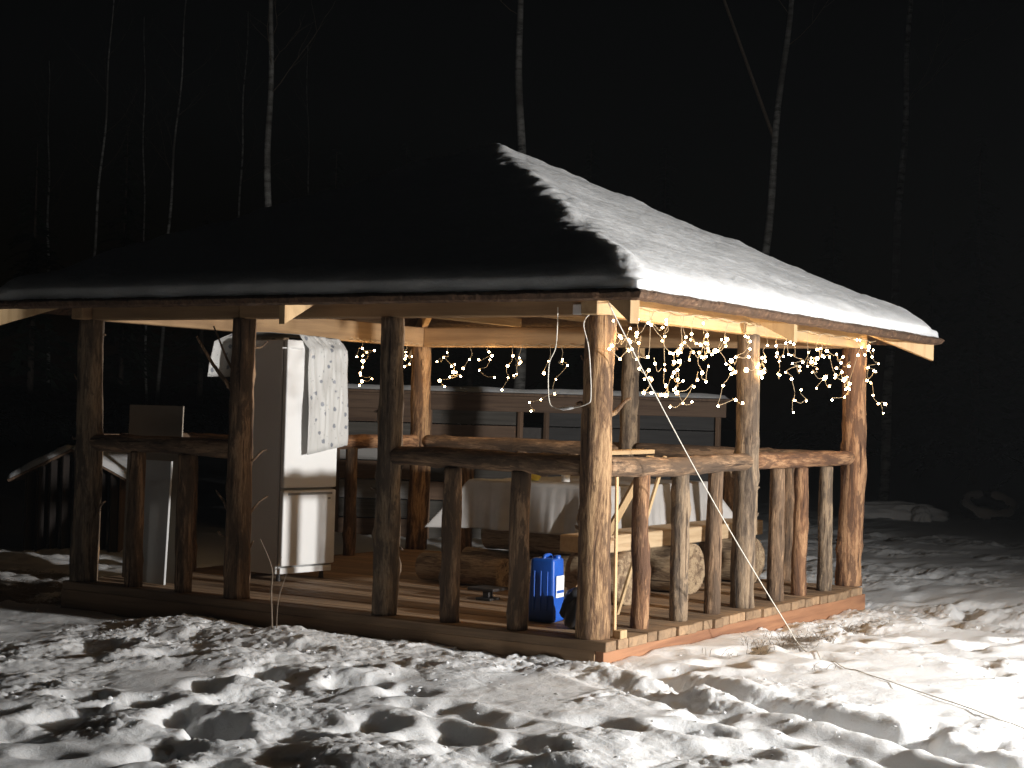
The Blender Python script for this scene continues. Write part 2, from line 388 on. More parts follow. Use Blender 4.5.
    Z = np.minimum(Z, np.where(rect < 0.15, -0.085-0.03*sstep(0, 0.15, np.abs(x)), 9))
    # thin snow with soil and dead grass coming through, by the right side and under the eaves
    dirt = 1.1*np.exp(-(((x-1.6)/1.5)**2+((y+0.62)/0.34)**2))+0.75*np.exp(-(((x-3.6)/1.2)**2+((y+0.55)/0.4)**2))+0.8*np.exp(-(((x-0.6)/0.5)**2+((y+1.35)/0.25)**2))
    dirt += 0.9*np.exp(-((x+0.30)/0.22)**2)*sstep(0.0, 0.7, y)*(1-sstep(3.4, 5.5, y))*(0.3)+1.9*np.exp(-(((x-0.5)/1.5)**2+((y-6.4)/1.5)**2))
    dirt = dirt*(0.85+0.6*fbm(x*2.2, y*2.2, 3))-6.0*np.clip(Z-base-0.01, 0, 1)*0.5
    Z += -0.028*sstep(0.5, 1.0, dirt)
    return Z, np.clip(dirt, 0, 1.4)
GZ, DIRT = build_ground()
def gz(x, y):
    i = min(max(int(np.searchsorted(gx, x)), 1), len(gx)-1); j = min(max(int(np.searchsorted(gy, y)), 1), len(gy)-1)
    return float(GZ[i, j])
nx, ny = GX.shape
ii, jj = np.meshgrid(np.arange(nx-1), np.arange(ny-1), indexing='ij'); a_ = (ii*ny+jj).ravel()
gm = np_mesh('ground', np.stack([GX, GY, GZ], -1).reshape(-1, 3), np.stack([a_, a_+ny, a_+ny+1, a_+1], -1))
at = gm.attributes.new('dirt', 'FLOAT', 'POINT'); at.data.foreach_set('value', DIRT.astype(np.float32).ravel())
tag(link('ground', gm, M_GROUND), kind='structure')

def dirt_at(x, y):
    i = min(max(int(np.searchsorted(gx, x)), 1), len(gx)-1); j = min(max(int(np.searchsorted(gy, y)), 1), len(gy)-1)
    return float(DIRT[i, j])
# broken crusts and crumbs of snow lying on the trodden ground
def snow_crumbs():
    r = np.random.RandomState(5); bm = bmesh.new(); bmesh.ops.create_icosphere(bm, subdivisions=1, radius=1)
    V0 = np.array([v.co[:] for v in bm.verts]); F0 = np.array([[v.index for v in f.verts] for f in bm.faces]); bm.free()
    Vs, Fs, o = [], [], 0
    while len(Vs) < 2800:
        c = r.uniform((-5.2, -4.4), (4.8, 4.2)); 
        if -0.2 < c[0] < 4.75 and -0.2 < c[1] < 5: continue
        if fbm(np.array([c[0]*0.55+5]), np.array([c[1]*0.55-2]), 2)[0]+0.55*r.rand() < 0.12: continue
        for _ in range(r.randint(1, 4)):
            q = c+r.normal(0, 0.06, 2); s = 0.003+0.013*r.rand()**3.5
            if r.rand() < 0.03: s *= 1.7
            V = V0*(1+0.42*r.randn(len(V0), 1))*s*np.array([1.2, r.uniform(.6, 1.3), r.uniform(.35, .7)])
            th = r.uniform(0, 6.28); V = V@np.array([[math.cos(th), -math.sin(th), 0], [math.sin(th), math.cos(th), 0], [0, 0, 1]])
            Vs.append(V+np.array([q[0], q[1], gz(q[0], q[1])-s*0.1])); Fs.append(F0+o); o += len(V0)
    return np_mesh('snow_crumbs', np.concatenate(Vs), np.concatenate(Fs))
tag(link('snow_crumbs', snow_crumbs(), M_SNOW), 'crumbs and crusts of broken snow on the trodden ground', 'snow', kind='stuff')

# dead grass coming through the thin snow beside the deck
def dead_grass():
    r = random.Random(8); lst = []
    for k in range(900):
        if k % 3 == 0: x, y = r.gauss(1.6, .9), r.gauss(-.6, .22)
        elif k % 3 == 1: x, y = r.gauss(-.38, .14), r.uniform(.6, 5.4)
        else: x, y = r.gauss(.2, 1.3), r.gauss(-.95, .35)
        if -.16 < x < 4.75 and -.18 < y < 4.9: continue
        if dirt_at(x, y) < .62: continue
        z = gz(x, y)-.005; L = r.uniform(.02, .075); a = r.uniform(0, 6.28); ln = r.uniform(.3, 1.3)
        lst.append(([(x, y, z), (x+math.cos(a)*L*ln*.4, y+math.sin(a)*L*ln*.4, z+L*.7), (x+math.cos(a)*L*ln, y+math.sin(a)*L*ln, z+L*.9)], [.0022, .0018, .0006]))
    return tubes_mesh('dead_grass', lst, 3)
tag(link('dead_grass', dead_grass(), M_TWIG), 'short dead grass poking through thin snow beside the deck', 'grass', kind='stuff')

# ------------------------------------------------------------------ the pavilion
pav = thing('pavilion', (0, 0, -0.2), 'open log pavilion with snow covered hip roof, railing and plank deck', 'pavilion')
# deck planks run across from the right side; their sawn ends show
xw, k = -0.125, 0
floor_meshes = [bm_mesh('floor_plank', box_bm(-0.069, 0.069, -0.0325, 0.0325, 0, 5.0, 0.005)) for _ in range(1)]
while xw < 4.52:
    y0 = -0.165+rnd.uniform(-0.018, 0.018)
    M, L = frame((xw+0.072, y0, -0.0325+rnd.uniform(-.003, .003)), (xw+0.072, y0+5.0, -0.0325))
    link('floor_plank', floor_meshes[0], M_FLOOR, pav, M @ Matrix.Scale(rnd.uniform(.97, 1.0), 4, (1, 0, 0))); xw += 0.1455; k += 1
board('rim_beam', (-0.105, -0.115, -0.19), (4.62, -0.115, -0.19), 0.06, 0.245, M_RIM, pav)
board('rim_beam', (-0.085, -0.083, -0.19), (-0.085, 4.80, -0.19), 0.06, 0.245, M_FLOOR, pav)
board('rim_beam', (-0.105, 4.83, -0.19), (4.62, 4.83, -0.19), 0.06, 0.245, M_FLOOR, pav)
board('rim_beam', (4.59, -0.083, -0.19), (4.59, 4.80, -0.19), 0.06, 0.245, M_FLOOR, pav)
# a short offcut squeezed in under the corner post
box('packing_block', (0.06, 0.15, -0.175, -0.125, -0.001, 0.055), M_TIMBER, pav)

posts = {}
for key, (x, y, r0, r1, m, lean) in dict(
        corner=(0, 0, .112, .098, M_PEEL, (0, 0)), rmid=(RMID, 0, .094, .088, M_GREY, (0, 0)), right=(LX, 0, .112, .104, M_RED, (.01, 0)),
        lnear=(0, RA, .094, .083, M_GREY, (0, 0)), lfar=(0, RB, .10, .088, M_BROWN, (0, 0)), left=(0, LY, .112, .10, M_GREY, (0, 0)),
        back=(LX, LY, .112, .102, M_PEEL, (0, 0)), bmid=(LX, 2.24, .092, .084, M_GREY, (0, 0)), bl=(RMID, LY, .09, .085, M_GREY, (0, 0))).items():
    posts[key] = log('post', (x, y, 0.001), (x+lean[0], y+lean[1], HP-0.002), r0, r1, m, pav, bend=0.018, rough=.06, knots=7)
def stub(post, p0, p1, r=.014, mat=M_BROWN):
    SEED[0] += 1
    P0, P1 = Vector(p0), Vector(p1); n = 6; pts = [P0.lerp(P1, i/(n-1))+Vector((0, 0, .012*math.sin(i*1.3+SEED[0]))) for i in range(n)]
    me = tubes_mesh('branch_stub', [(pts, [r*(1-.55*i/(n-1)) for i in range(n)])], 7)
    return link('branch_stub', me, mat, post)
# stubs left on the posts
R_ = Vector((.537, -.843, 0))
def on(x, y, s, z, rad=.09): return Vector((x, y, z))+R_*s*rad
stub(posts['corner'], on(0, 0, .8, 1.46, .1), on(0, 0, 2.1, 1.57, .1), .018, M_PEEL)
stub(posts['corner'], on(0, 0, -.8, 1.50, .1), on(0, 0, -1.5, 1.53, .1), .02, M_PEEL)
stub(posts['corner'], on(0, 0, .9, .62, .1), on(0, 0, 1.3, .66, .1), .016, M_PEEL)
stub(posts['corner'], on(0, 0, -.9, .70, .1), on(0, 0, -1.3, .73, .1), .018, M_PEEL)
for s, z, s2, z2, r in ((-.5, 1.50, -4.0, 1.95, .02), (-.6, 1.66, -2.6, 2.03, .012), (.6, 1.02, 2.2, 1.12, .013), (.6, .62, 2.4, .78, .012), (-.7, .62, -2.0, .82, .014), (-.7, .42, -1.7, .5, .014), (.6, 1.86, 2.0, 1.93, .012), (.7, .36, 1.3, .42, .012)):
    stub(posts['lfar'], on(0, RB, s, z), on(0, RB, s2, z2), r)
stub(posts['left'], on(0, LY, .7, .55, .1), on(0, LY, 1.6, .64, .1), .014)
stub(posts['left'], on(0, LY, .5, 1.95, .1), on(0, LY, 1.2, 1.99, .1), .016)
stub(posts['right'], on(LX, 0, .9, 1.5, .1), on(LX, 0, 1.25, 1.53, .1), .014, M_RED)
stub(posts['lnear'], on(0, RA, -.8, .86), on(0, RA, -1.4, .9), .014)

for kk, (x, y, m_) in dict(rmid=(RMID, 0, M_GREY), right=(LX, 0, M_RED), lnear=(0, RA, M_GREY), left=(0, LY, M_GREY), corner=(0, 0, M_PEEL)).items():
    for q in range(4):
        sd = rnd.choice((-1, 1)); z = rnd.uniform(.2, 1.95); stub(posts[kk], on(x, y, .85*sd, z), on(x, y, sd*rnd.uniform(1.15, 1.45), z+rnd.uniform(.01, .05)), rnd.uniform(.010, .017), m_)
def rail(p0, p1, m, r=.070): return log('rail', p0, p1, r, r*.95, m, pav, bend=.014, rough=.06, knots=4)
rail((.09, -.005, 1.115), (RMID+.02, -.02, 1.12), M_BROWN)
rail((RMID+.05, .012, 1.125), (LX-.03, -.005, 1.13), M_RED, .066)
rail((0, .10, 1.12), (0, RA-.06, 1.125), M_BROWN)
rail((0, RB+.08, 1.115), (0, LY-.08, 1.12), M_BROWN)
rail((LX, LY-.1, 1.12), (LX, 2.32, 1.12), M_BROWN)
rail((LX, 2.15, 1.12), (LX, .1, 1.12), M_BROWN)
rail((LX-.1, LY, 1.12), (RMID+.08, LY, 1.12), M_RED)
rail((RMID-.08, LY, 1.12), (.1, LY, 1.12), M_BROWN)
def balus(x, y, m, r=.062):
    b = log('baluster', (x+rnd.uniform(-.01, .01), y, .001), (x+rnd.uniform(-.012, .012), y, 1.056), r*rnd.uniform(1.0, 1.12), r*rnd.uniform(.92, 1.02), m, pav, bend=.016, rough=.07, knots=4)
    return b
for x, m in ((.637, M_RED), (1.232, M_GREY), (1.796, M_BROWN), (2.95, M_BROWN), (3.448, M_RED), (4.001, M_GREY)): balus(x, 0, m)
for y in (.579, 1.14): balus(0, y, M_BROWN, .066)
for y in (3.624, 4.157): balus(0, y, M_BROWN, .066)
for y in (.593, 1.187, 1.72, 2.85, 3.45, 4.1): balus(LX, y, M_BROWN)
for x in (.6, 1.2, 1.78, 2.9, 3.45, 4.0): balus(x, LY, M_BROWN)

# wall plates on the posts
zt, zb = HP+.20, HP
M_PLATE = wood_mat('shaded_plate_timber', (0.40, 0.27, 0.15), (0.28, 0.18, 0.10))  # same timber, with the shade on left and back plates put into its colour
def plate(p0, p1, m=M_TIMBER): return board('plate_beam', (p0[0], p0[1], (zt+zb)/2), (p1[0], p1[1], (zt+zb)/2), .13, zt-zb, m, pav)
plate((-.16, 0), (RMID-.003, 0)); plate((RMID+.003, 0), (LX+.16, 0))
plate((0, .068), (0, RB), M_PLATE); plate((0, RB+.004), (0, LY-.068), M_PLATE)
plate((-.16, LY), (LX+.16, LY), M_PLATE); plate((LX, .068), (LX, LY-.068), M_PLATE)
# tie beams across, and a lower collar between the side posts
board('tie_beam', (.07, 2.30, HP+.245), (LX-.07, 2.30, HP+.245), .10, .085, M_TIMBER, pav)
board('tie_beam', (.07, 3.5, HP+.245), (LX-.07, 3.5, HP+.245), .10, .085, M_TIMBER, pav)

# roof: deck slabs on hip and common rafters
OV = .585; CX, CY = LX/2, LY/2; ZE, ZA = 2.205, 3.615
def deck_z(x, y):
    return ZE+(ZA-ZE)*np.minimum(np.minimum((x+OV)/(CX+OV), (LX+OV-x)/(CX+OV)), np.minimum((y+OV)/(CY+OV), (LY+OV-y)/(CY+OV)))
AP = (CX, CY, ZA); E = [(-OV, -OV, ZE), (LX+OV, -OV, ZE), (LX+OV, LY+OV, ZE), (-OV, LY+OV, ZE)]
def deck_side(i):
    a, b = Vector(E[i]), Vector(E[(i+1) % 4]); ap = Vector(AP); dn = Vector((0, 0, -.035))
    me = bpy.data.meshes.new('roof_deck'); V = [a, b, ap, a+dn, b+dn, ap+dn]
    me.from_pydata([tuple(v) for v in V], [], [(0, 1, 2), (5, 4, 3), (3, 4, 1, 0), (4, 5, 2, 1), (5, 3, 0, 2)]); me.update()
    link('roof_deck', me, M_FLOOR, pav)
for i in range(4): deck_side(i)
def eave_board(i):
    """waney-edged lowest roof board with its bark left on"""
    r = np.random.RandomState(40+i); a, b = Vector(E[i]), Vector(E[(i+1) % 4]); L = (b-a).length; n = int(L/.03)
    d = (b-a).normalized(); inn = Vector((-d.y, d.x, 0)); s = np.linspace(0, L, n)
    j = .016*fbm(s*1.7+i*9, s*0+3, 5, .65)+.005*r.randn(n)
    V, F = [], []
    for q in range(n):
        p = a+d*s[q]; o = j[q]; t = .046+.014*pn(np.array([s[q]*6]), np.array([i*3.+1]))[0]
        sec = [(.30, .142), (.30, .08), (.02, .004-t*.9), (-.012-o*.7, .006-t*.55), (-.03-o, .022-t*.2), (-.012-o*.5, .034)]
        sec = [(.30, .145), (.30, .10), (.035, -.024-t*.5), (-.008-o*.6, -.020-t*.3), (-.028-o, -.002+o*.3), (-.012-o*.5, .014)]
        for (u, w) in sec: V.append(tuple(a+d*(u+(L-2*u)*s[q]/L)+inn*u+Vector((0, 0, w))))
    for q in range(n-1):
        for c in range(6):
            F.append([q*6+c, q*6+(c+1) % 6, q*6+6+(c+1) % 6, q*6+6+c])
    link('eave_board', np_mesh('eave_board', V, F, False), M_WANE, pav)
for i in range(4): eave_board(i)
def rafter(p_out, p_in, w=.055, h=.17):
    """rafter hung under the deck with a plumb-cut tail"""
    a, b = Vector(p_out), Vector(p_in); d = (b-a); dh = Vector((d.x, d.y, 0)).normalized(); sd = Vector((-dh.y, dh.x, 0))*w/2
    V = [a+sd, a-sd, b+sd, b-sd]; dn = Vector((0, 0, -h)); V += [v+dn for v in V]
    bm = bmesh.new(); vs = [bm.verts.new(v) for v in V]
    for f in ((0, 1, 3, 2), (4, 6, 7, 5), (0, 4, 5, 1), (2, 3, 7, 6), (0, 2, 6, 4), (1, 5, 7, 3)): bm.faces.new([vs[k] for k in f])
    bmesh.ops.recalc_face_normals(bm, faces=bm.faces); bmesh.ops.bevel(bm, geom=list(bm.edges), offset=.003, segments=1, affect='EDGES')
    link('rafter', bm_mesh('rafter', bm), M_TIMBER, pav)
def under(x, y, e=.038): return (x, y, float(deck_z(np.array(x), np.array(y)))-e)
for (x, y) in ((-1, -1), (1, -1), (1, 1), (-1, 1)):
    ex = CX+x*(CX+OV-.05); ey = CY+y*(CY+OV-.05)
    rafter(under(ex, ey), under(CX+x*.06, CY+y*.06), .06, .175)
rafter(under(2.0, -OV+.06), under(2.0, CY-.5)); rafter(under(-OV+.06, 2.27), under(CX-.5, 2.27))
rafter(under(2.3, LY+OV-.06), under(2.3, CY+.5)); rafter(under(LX+OV-.06, 2.4), under(CX+.5, 2.4))
for q in (.55, 1.3, 3.3, 4.05):
    rafter(under(q, .10), under(q, 1.1 if q in (1.3, 3.3) else .42), .05, .14); rafter(under(.10, q), under(1.1 if q in (1.3, 3.3) else .42, q), .05, .14)

# snow lying on the roof
def roof_snow():
    n = 360; s = np.linspace(-1, 1, n); s = np.sign(s)*(1-(1-np.abs(s))**1.45)
    U, V = np.meshgrid(s, s, indexing='ij')
    ex, ey = CX+OV-.005, CY+OV-.005
    x = CX+U*ex; y = CY+V*ey
    wob = .022*fbm(x*2.2, y*2.2, 3)
    dx, dy = (1-np.abs(U))*ex, (1-np.abs(V))*ey
    d = -np.log(np.exp(-dx/.10)+np.exp(-dy/.10))*.10
    d = np.clip(d, 0, None); dd = np.minimum(dx, dy)
    q = np.clip(d/.20, 0, 1)
    T = (.132+.012*fbm(x*1.3+4, y*1.3, 3))
    t = .075*sstep(0, .015, dd)+(T-.075)*np.sqrt(np.clip(1-(1-q)**2.0, 0, 1))
    edge = np.minimum(np.minimum(x+OV, LX+OV-x), np.minimum(y+OV, LY+OV-y))
    k = .05; h4 = np.stack([(x+OV)/(CX+OV), (LX+OV-x)/(CX+OV), (y+OV)/(CY+OV), (LY+OV-y)/(CY+OV)])
    hm = -k*.25*np.log(np.exp(-h4/(k*.25)).sum(0))
    hip = np.exp(-((np.abs(np.abs(U)-np.abs(V)))/.06)**2)*sstep(.05, .3, q)
    z = ZE+(ZA-ZE)*hm+t+.007*fbm(x*3.0, y*3.0, 3)*q+.0035*np.abs(fbm(x*11, y*11, 3))*q+.03*np.clip(fbm(x*2.3+40, y*2.3, 2)-.55, 0, 1)*q+hip*(.040*fbm(x*1.9+2, y*1.9, 3)+.008*np.abs(fbm(x*7, y*7+5, 3)))
    x = x+wob*(1-q)*np.sign(U)*-1*(dx < dy); y = y+wob*(1-q)*np.sign(V)*-1*(dy <= dx)
    rim = dd < 1e-6; z[rim] = np.maximum(z[rim], ZE+.02)
    Vt = np.stack([x, y, z], -1).reshape(-1, 3)
    i, j = np.meshgrid(np.arange(n-1), np.arange(n-1), indexing='ij'); a = (i*n+j).ravel()
    F = np.stack([a, a+n, a+n+1, a+1], -1)
    # skirt down to the boards
    ring = [(i, 0) for i in range(n)]+[(n-1, j) for j in range(1, n)]+[(i, n-1) for i in range(n-2, -1, -1)]+[(0, j) for j in range(n-2, 0, -1)]
    idx = np.array([i*n+j for i, j in ring]); low = Vt[idx].copy(); low[:, 2] = ZE+.006
    low[:, 0] = CX+(low[:, 0]-CX)*.985; low[:, 1] = CY+(low[:, 1]-CY)*.985
    b = len(Vt); m = len(idx); q0 = np.arange(m); q1 = (q0+1) % m
    F2 = np.stack([idx[q1], idx[q0], b+q0, b+q1], -1)
    return np_mesh('roof_snow', np.concatenate([Vt, low]), np.concatenate([F, F2]))
tag(link('roof_snow', roof_snow(), M_SNOW), 'thick snow blanket lying on the hip roof of the pavilion', 'snow', kind='stuff')

# ------------------------------------------------------------------ fridge and the things around it
fr = thing('fridge', (1.38, 3.87, 0), 'tall white two-door fridge freezer standing in the pavilion', 'fridge')
FX0, FX1, FY0, FY1, FZ = 1.05, 1.665, 3.60, 4.22, 2.0
MF = Matrix.Translation((1.05, 3.60, 0)) @ Matrix.Rotation(-.105, 4, 'Z') @ Matrix.Translation((-1.05, -3.60, 0))
box('cabinet', (FX0, FX1, FY0, FY1, .06, FZ), M_WHITE, fr, .012, M=MF, seg=2)
box('door_seal', (FX0+.01, FX1-.01, FY0-.014, FY0-.001, .08, FZ-.015), M_SEAL, fr, .002, MF)
ud = box('upper_door', (FX0+.002, FX1-.002, FY0-.065, FY0-.014, .775, FZ), M_WHITE, fr, .014, M=MF, seg=3)
ld = box('lower_door', (FX0+.002, FX1-.002, FY0-.065, FY0-.014, .13, .755), M_WHITE, fr, .014, M=MF, seg=3)
box('handle_groove', (FX0+.05, FX1-.05, FY0-.068, FY0-.063, .715, .735), M_SEAL, ld, .001, MF)
box('badge', (FX1-.10, FX1-.07, FY0-.068, FY0-.063, .675, .69), M_SEAL, ld, .001, MF)
box('plinth', (FX0+.01, FX1-.01, FY0-.04, FY0-.001, .065, .115), M_WHITE, fr, .004, MF)
link('hinge_rod', tubes_mesh('hinge_rod', [([(FX0-.03, FY0-.03, FZ-.07), (FX0+.06, FY0-.075, FZ-.07), (FX0+.16, FY0-.078, FZ-.072)], .006)], 6), M_WHITE, fr, MF)
for x in (FX0+.06, FX1-.06):
    for y in (FY0+.03, FY1-.06):
        bm = bmesh.new(); bmesh.ops.create_cone(bm, cap_ends=True, segments=10, radius1=.022, radius2=.016, depth=.06)
        link('foot', bm_mesh('foot', bm), M_IRON, fr, MF @ Matrix.Translation((x, y, .031)))

def drape(name, rows, across, mat, seed, fold=.012):
    """cloth swept along a path: rows = list of (left point, right point)"""
    n = len(rows); r = np.random.RandomState(seed); V = np.zeros((n, across, 3))
    for i, (a, b) in enumerate(rows):
        t = np.linspace(0, 1, across)[:, None]; V[i] = np.array(a)*(1-t)+np.array(b)*t
    S = np.linspace(0, n*.12, n)[:, None]; T = np.linspace(0, 3, across)[None, :]
    f = fold*(fbm(T*1.6+seed, S*.5, 3)); 
    V[:, :, 1] -= np.abs(f); V[:, :, 0] += f*.6; V[:, :, 2] += np.abs(f)*.3
    i, j = np.meshgrid(np.arange(n-1), np.arange(across-1), indexing='ij'); q = (i*across+j).ravel()
    me = np_mesh(name, V.reshape(-1, 3), np.stack([q, q+1, q+across+1, q+across], -1))
    return me
def lerp_rows(keys, n):
    out = []
    for k in range(len(keys)-1):
        for q in range(n):
            t = q/n; a, b = keys[k], keys[k+1]
            out.append((tuple(np.array(a[0])*(1-t)+np.array(b[0])*t), tuple(np.array(a[1])*(1-t)+np.array(b[1])*t)))
    out.append(keys[-1]); return out
keys = [((1.24, 3.47, 1.05), (1.72, 3.475, 1.13)), ((1.25, 3.485, 1.5), (1.72, 3.49, 1.6)), ((1.24, 3.495, 1.93), (1.71, 3.50, 1.93)),
        ((1.20, 3.56, 2.045), (1.69, 3.57, 2.025)), ((1.10, 3.85, 2.065), (1.67, 3.9, 2.05)), ((1.0, 4.18, 2.05), (1.63, 4.2, 2.045)),
        ((.93, 4.31, 1.98), (1.66, 4.30, 1.95)), ((.90, 4.36, 1.68), (1.60, 4.34, 1.70))]
cl = link('oilcloth', drape('oilcloth', lerp_rows(keys, 9), 40, M_OIL, 4, .03), M_OIL, None, MF)
sm = cl.modifiers.new('thick', 'SOLIDIFY'); sm.thickness = .003
tag(cl, 'white oilcloth with blue grey print draped over the tall fridge', 'tablecloth')

tag(box('hardboard_sheet', (0, .66, 0, .012, 0, 1.42), M_CARD, None, .002, Matrix.Translation((.36, 4.66, .008)) @ Matrix.Rotation(-1.66, 4, 'Z') @ Matrix.Rotation(-.02, 4, 'X')), 'brown hardboard sheet leaning inside behind the left railing', 'board')
tag(box('leaning_sheet', (0, .42, 0, .02, 0, .98), M_PANEL, None, .003, Matrix.Translation((.22, 4.42, .008)) @ Matrix.Rotation(-1.68, 4, 'Z') @ Matrix.Rotation(-.04, 4, 'X')), 'dull white panel leaning low behind the left railing', 'panel')
tag(board('narrow_slat', (.135, 4.24, .006), (.165, 4.25, .80), .03, .012, M_PALE), 'narrow pale slat propped against the white panel', 'slat')
tag(log('bare_pole', (.42, 5.05, gz(.42, 5.05)-.03), (.44, 5.05, 1.08), .032, .028, M_PEEL, bend=.01), 'pale peeled pole standing just behind the left corner post', 'pole')

# blue canister
jc = thing('canister', (.50, .66, 0), 'blue plastic canister with white label standing on the deck', 'canister')
bm = box_bm(-.10, .10, -.10, .10, .002, .445, .026, 3)
for v in bm.verts:
    if v.co.z > .36: v.co.x *= .86; v.co.y *= .9
    if abs(v.co.y) < .09 and .08 < v.co.z < .36 and abs(v.co.x) > .09: v.co.x *= .97
MJ = Matrix.Translation((.50, .66, 0)) @ Matrix.Rotation(.10, 4, 'Z')
link('body', bm_mesh('body', bm, True), M_BLUE, jc, MJ)
link('handle', tubes_mesh('handle', [(smooth_path([(-.06, 0, .42), (-.055, 0, .455), (0, 0, .462), (.05, 0, .455), (.055, 0, .42)], 5), .014)], 8), M_BLUE, jc, MJ)
bm = bmesh.new(); bmesh.ops.create_cone(bm, cap_ends=True, segments=16, radius1=.028, radius2=.026, depth=.04); bmesh.ops.bevel(bm, geom=list(bm.edges), offset=.003, segments=1, affect='EDGES')
link('cap', bm_mesh('cap', bm, True), M_BLUE, jc, MJ @ Matrix.Translation((.02, -.065, .445)))
for q in (-.05, 0, .05): box('rib', (-.106, -.097, q-.006, q+.006, .08, .36), M_BLUE, jc, .003, MJ)
lb = box('label', (-.062, .062, -.1045, -.0995, .175, .325), M_LABELW, jc, .001, MJ)
box('label_stripe', (-.055, .055, -.1065, -.1040, .205, .225), M_BLUE, lb, .0005, MJ)

# black sack by the corner post
def blob(name, c, s, seed, mat, amp=.16, sub=4, flat=True):
    bm = bmesh.new(); bmesh.ops.create_icosphere(bm, subdivisions=sub, radius=1); P = np.array([v.co[:] for v in bm.verts])
    k = 1+amp*fbm(P[:, 0]*1.7+seed, P[:, 1]*1.7+P[:, 2]*1.3, 4)
    for v, q in zip(bm.verts, k):
        v.co *= q; v.co = Vector((v.co.x*s[0], v.co.y*s[1], max(v.co.z, -.82)*s[2]))
    return link(name, bm_mesh(name, bm, True), mat, None, Matrix.Translation(Vector(c)))
tag(blob('black_sack', (.33, .30, .125), (.115, .12, .15), 3, M_BLACK, .3), 'black sack slumped between the blue canister and corner post', 'sack')
# low dark stand on the floor
st = thing('low_stand', (1.28, 1.66, 0), 'small dark low metal stand on the deck planks', 'stand')
box('top', (1.17, 1.39, 1.54, 1.78, .075, .10), M_IRON, st, .01, seg=2)
box('stem', (1.25, 1.31, 1.63, 1.69, .02, .076), M_IRON, st, .006)
box('base', (1.21, 1.35, 1.59, 1.73, .001, .02), M_IRON, st, .005)

# table on stacked logs, with its cloth
tb = thing('log_table', (3.3, 1.9, 0), 'table of thick slabs on stacked pine logs under a cloth', 'table')
for q in range(3): board('slab', (2.30, 1.46+q*.40, .835), (4.15, 1.46+q*.40, .835), .385, .06, M_SLAB, tb)
for x in (2.58, 3.85):
    for k in range(3):
        log('stacked_log', (x+rnd.uniform(-.03, .03), 1.42-.05*(k == 0), (.134+k*.268)), (x+rnd.uniform(-.03, .03), 2.36+.32*(2-k)/2+rnd.uniform(-.04, .04), (.134+k*.268)), .132, .134, M_STUMP, tb, bend=.012, rough=.04)
def tablecloth():
    x0, x1, y0, y1, zt_ = 2.24, 4.22, 1.22, 2.50, .872
    n, m = 150, 110; rs = np.random.RandomState(9)
    u = np.linspace(-.44, (x1-x0)+.44, n); v = np.linspace(-.44, (y1-y0)+.44, m); U, Vv = np.meshgrid(u, v, indexing='ij')
    ox = np.where(U < 0, -U, np.where(U > x1-x0, U-(x1-x0), 0)); oy = np.where(Vv < 0, -Vv, np.where(Vv > y1-y0, Vv-(y1-y0), 0))
    X = x0+np.clip(U, 0, x1-x0); Y = y0+np.clip(Vv, 0, y1-y0)
    drop = np.maximum(ox, oy)*.93
    fx = fbm(Y*4.0, X*0+1, 4)*.10; fy = fbm(X*4.0, Y*0+7, 4)*.10
    X = X+np.sign(U-.5)*np.where(ox > 0, .012+np.minimum(ox, oy)*.45+ox*(.10+1.6*fx), 0); Y = Y+np.sign(Vv-.5)*np.where(oy > 0, .012+np.minimum(ox, oy)*.45+oy*(.10+1.6*fy), 0)
    Z = zt_-drop+.006*fbm(X*3, Y*3, 2)*(drop < .01)
    i, j = np.meshgrid(np.arange(n-1), np.arange(m-1), indexing='ij'); a = (i*m+j).ravel()
    return np_mesh('tablecloth', np.stack([X, Y, Z], -1).reshape(-1, 3), np.stack([a, a+m, a+m+1, a+1], -1))
tc = link('tablecloth', tablecloth(), M_CLOTH); s_ = tc.modifiers.new('thick', 'SOLIDIFY'); s_.thickness = .003
tag(tc, 'pale printed cloth hanging from the log table', 'tablecloth')
def lathe(name, prof, c, mat, label, cat, seg=14):
    V = [(r*math.cos(2*PI*q/seg), r*math.sin(2*PI*q/seg), z) for r, z in prof for q in range(seg)]
    F = [(i*seg+j, i*seg+(j+1) % seg, (i+1)*seg+(j+1) % seg, (i+1)*seg+j) for i in range(len(prof)-1) for j in range(seg)]
    return tag(link(name, np_mesh(name, V, F), mat, None, Matrix.Translation(Vector(c))), label, cat)
lathe('green_bottle', [(.001, 0), (.034, .002), (.035, .17), (.014, .22), (.012, .30), (.001, .302)], (2.9, 1.62, .876), M_GREENG, 'green bottle standing on the cloth covered table', 'bottle')
lathe('yellow_bowl', [(.001, 0), (.04, .002), (.075, .06), (.072, .06), (.03, .012), (.001, .011)], (2.55, 2.05, .876), M_YELLOW, 'yellow bowl on the cloth covered table', 'bowl')
lathe('white_mug', [(.001, 0), (.036, .001), (.04, .09), (.036, .09), (.033, .01), (.001, .009)], (2.62, 1.78, .876), M_WHITE, 'white mug on the cloth covered table', 'mug')

# slab bench between the table and the right railing
be = thing('slab_bench', (2.9, .9, 0), 'thick pale slab bench on short logs behind the right railing', 'bench')
board('seat_slab', (1.35, .90, .475), (4.42, .93, .475), .34, .13, M_SLAB, be)
for x in (1.75, 2.85, 4.05):
    log('support_log', (x, .68, .205), (x+.03, 1.14, .205), .203, .20, M_STUMP, be, bend=.004, rough=.05)
be2 = thing('slab_bench', (1.9, 2.2, 0), 'short pale log bench lying across the end of the table', 'bench')
log('seat_log', (1.98, 1.95, .128), (2.06, 2.82, .128), .127, .12, M_STUMP, be2, bend=.01, rough=.05)

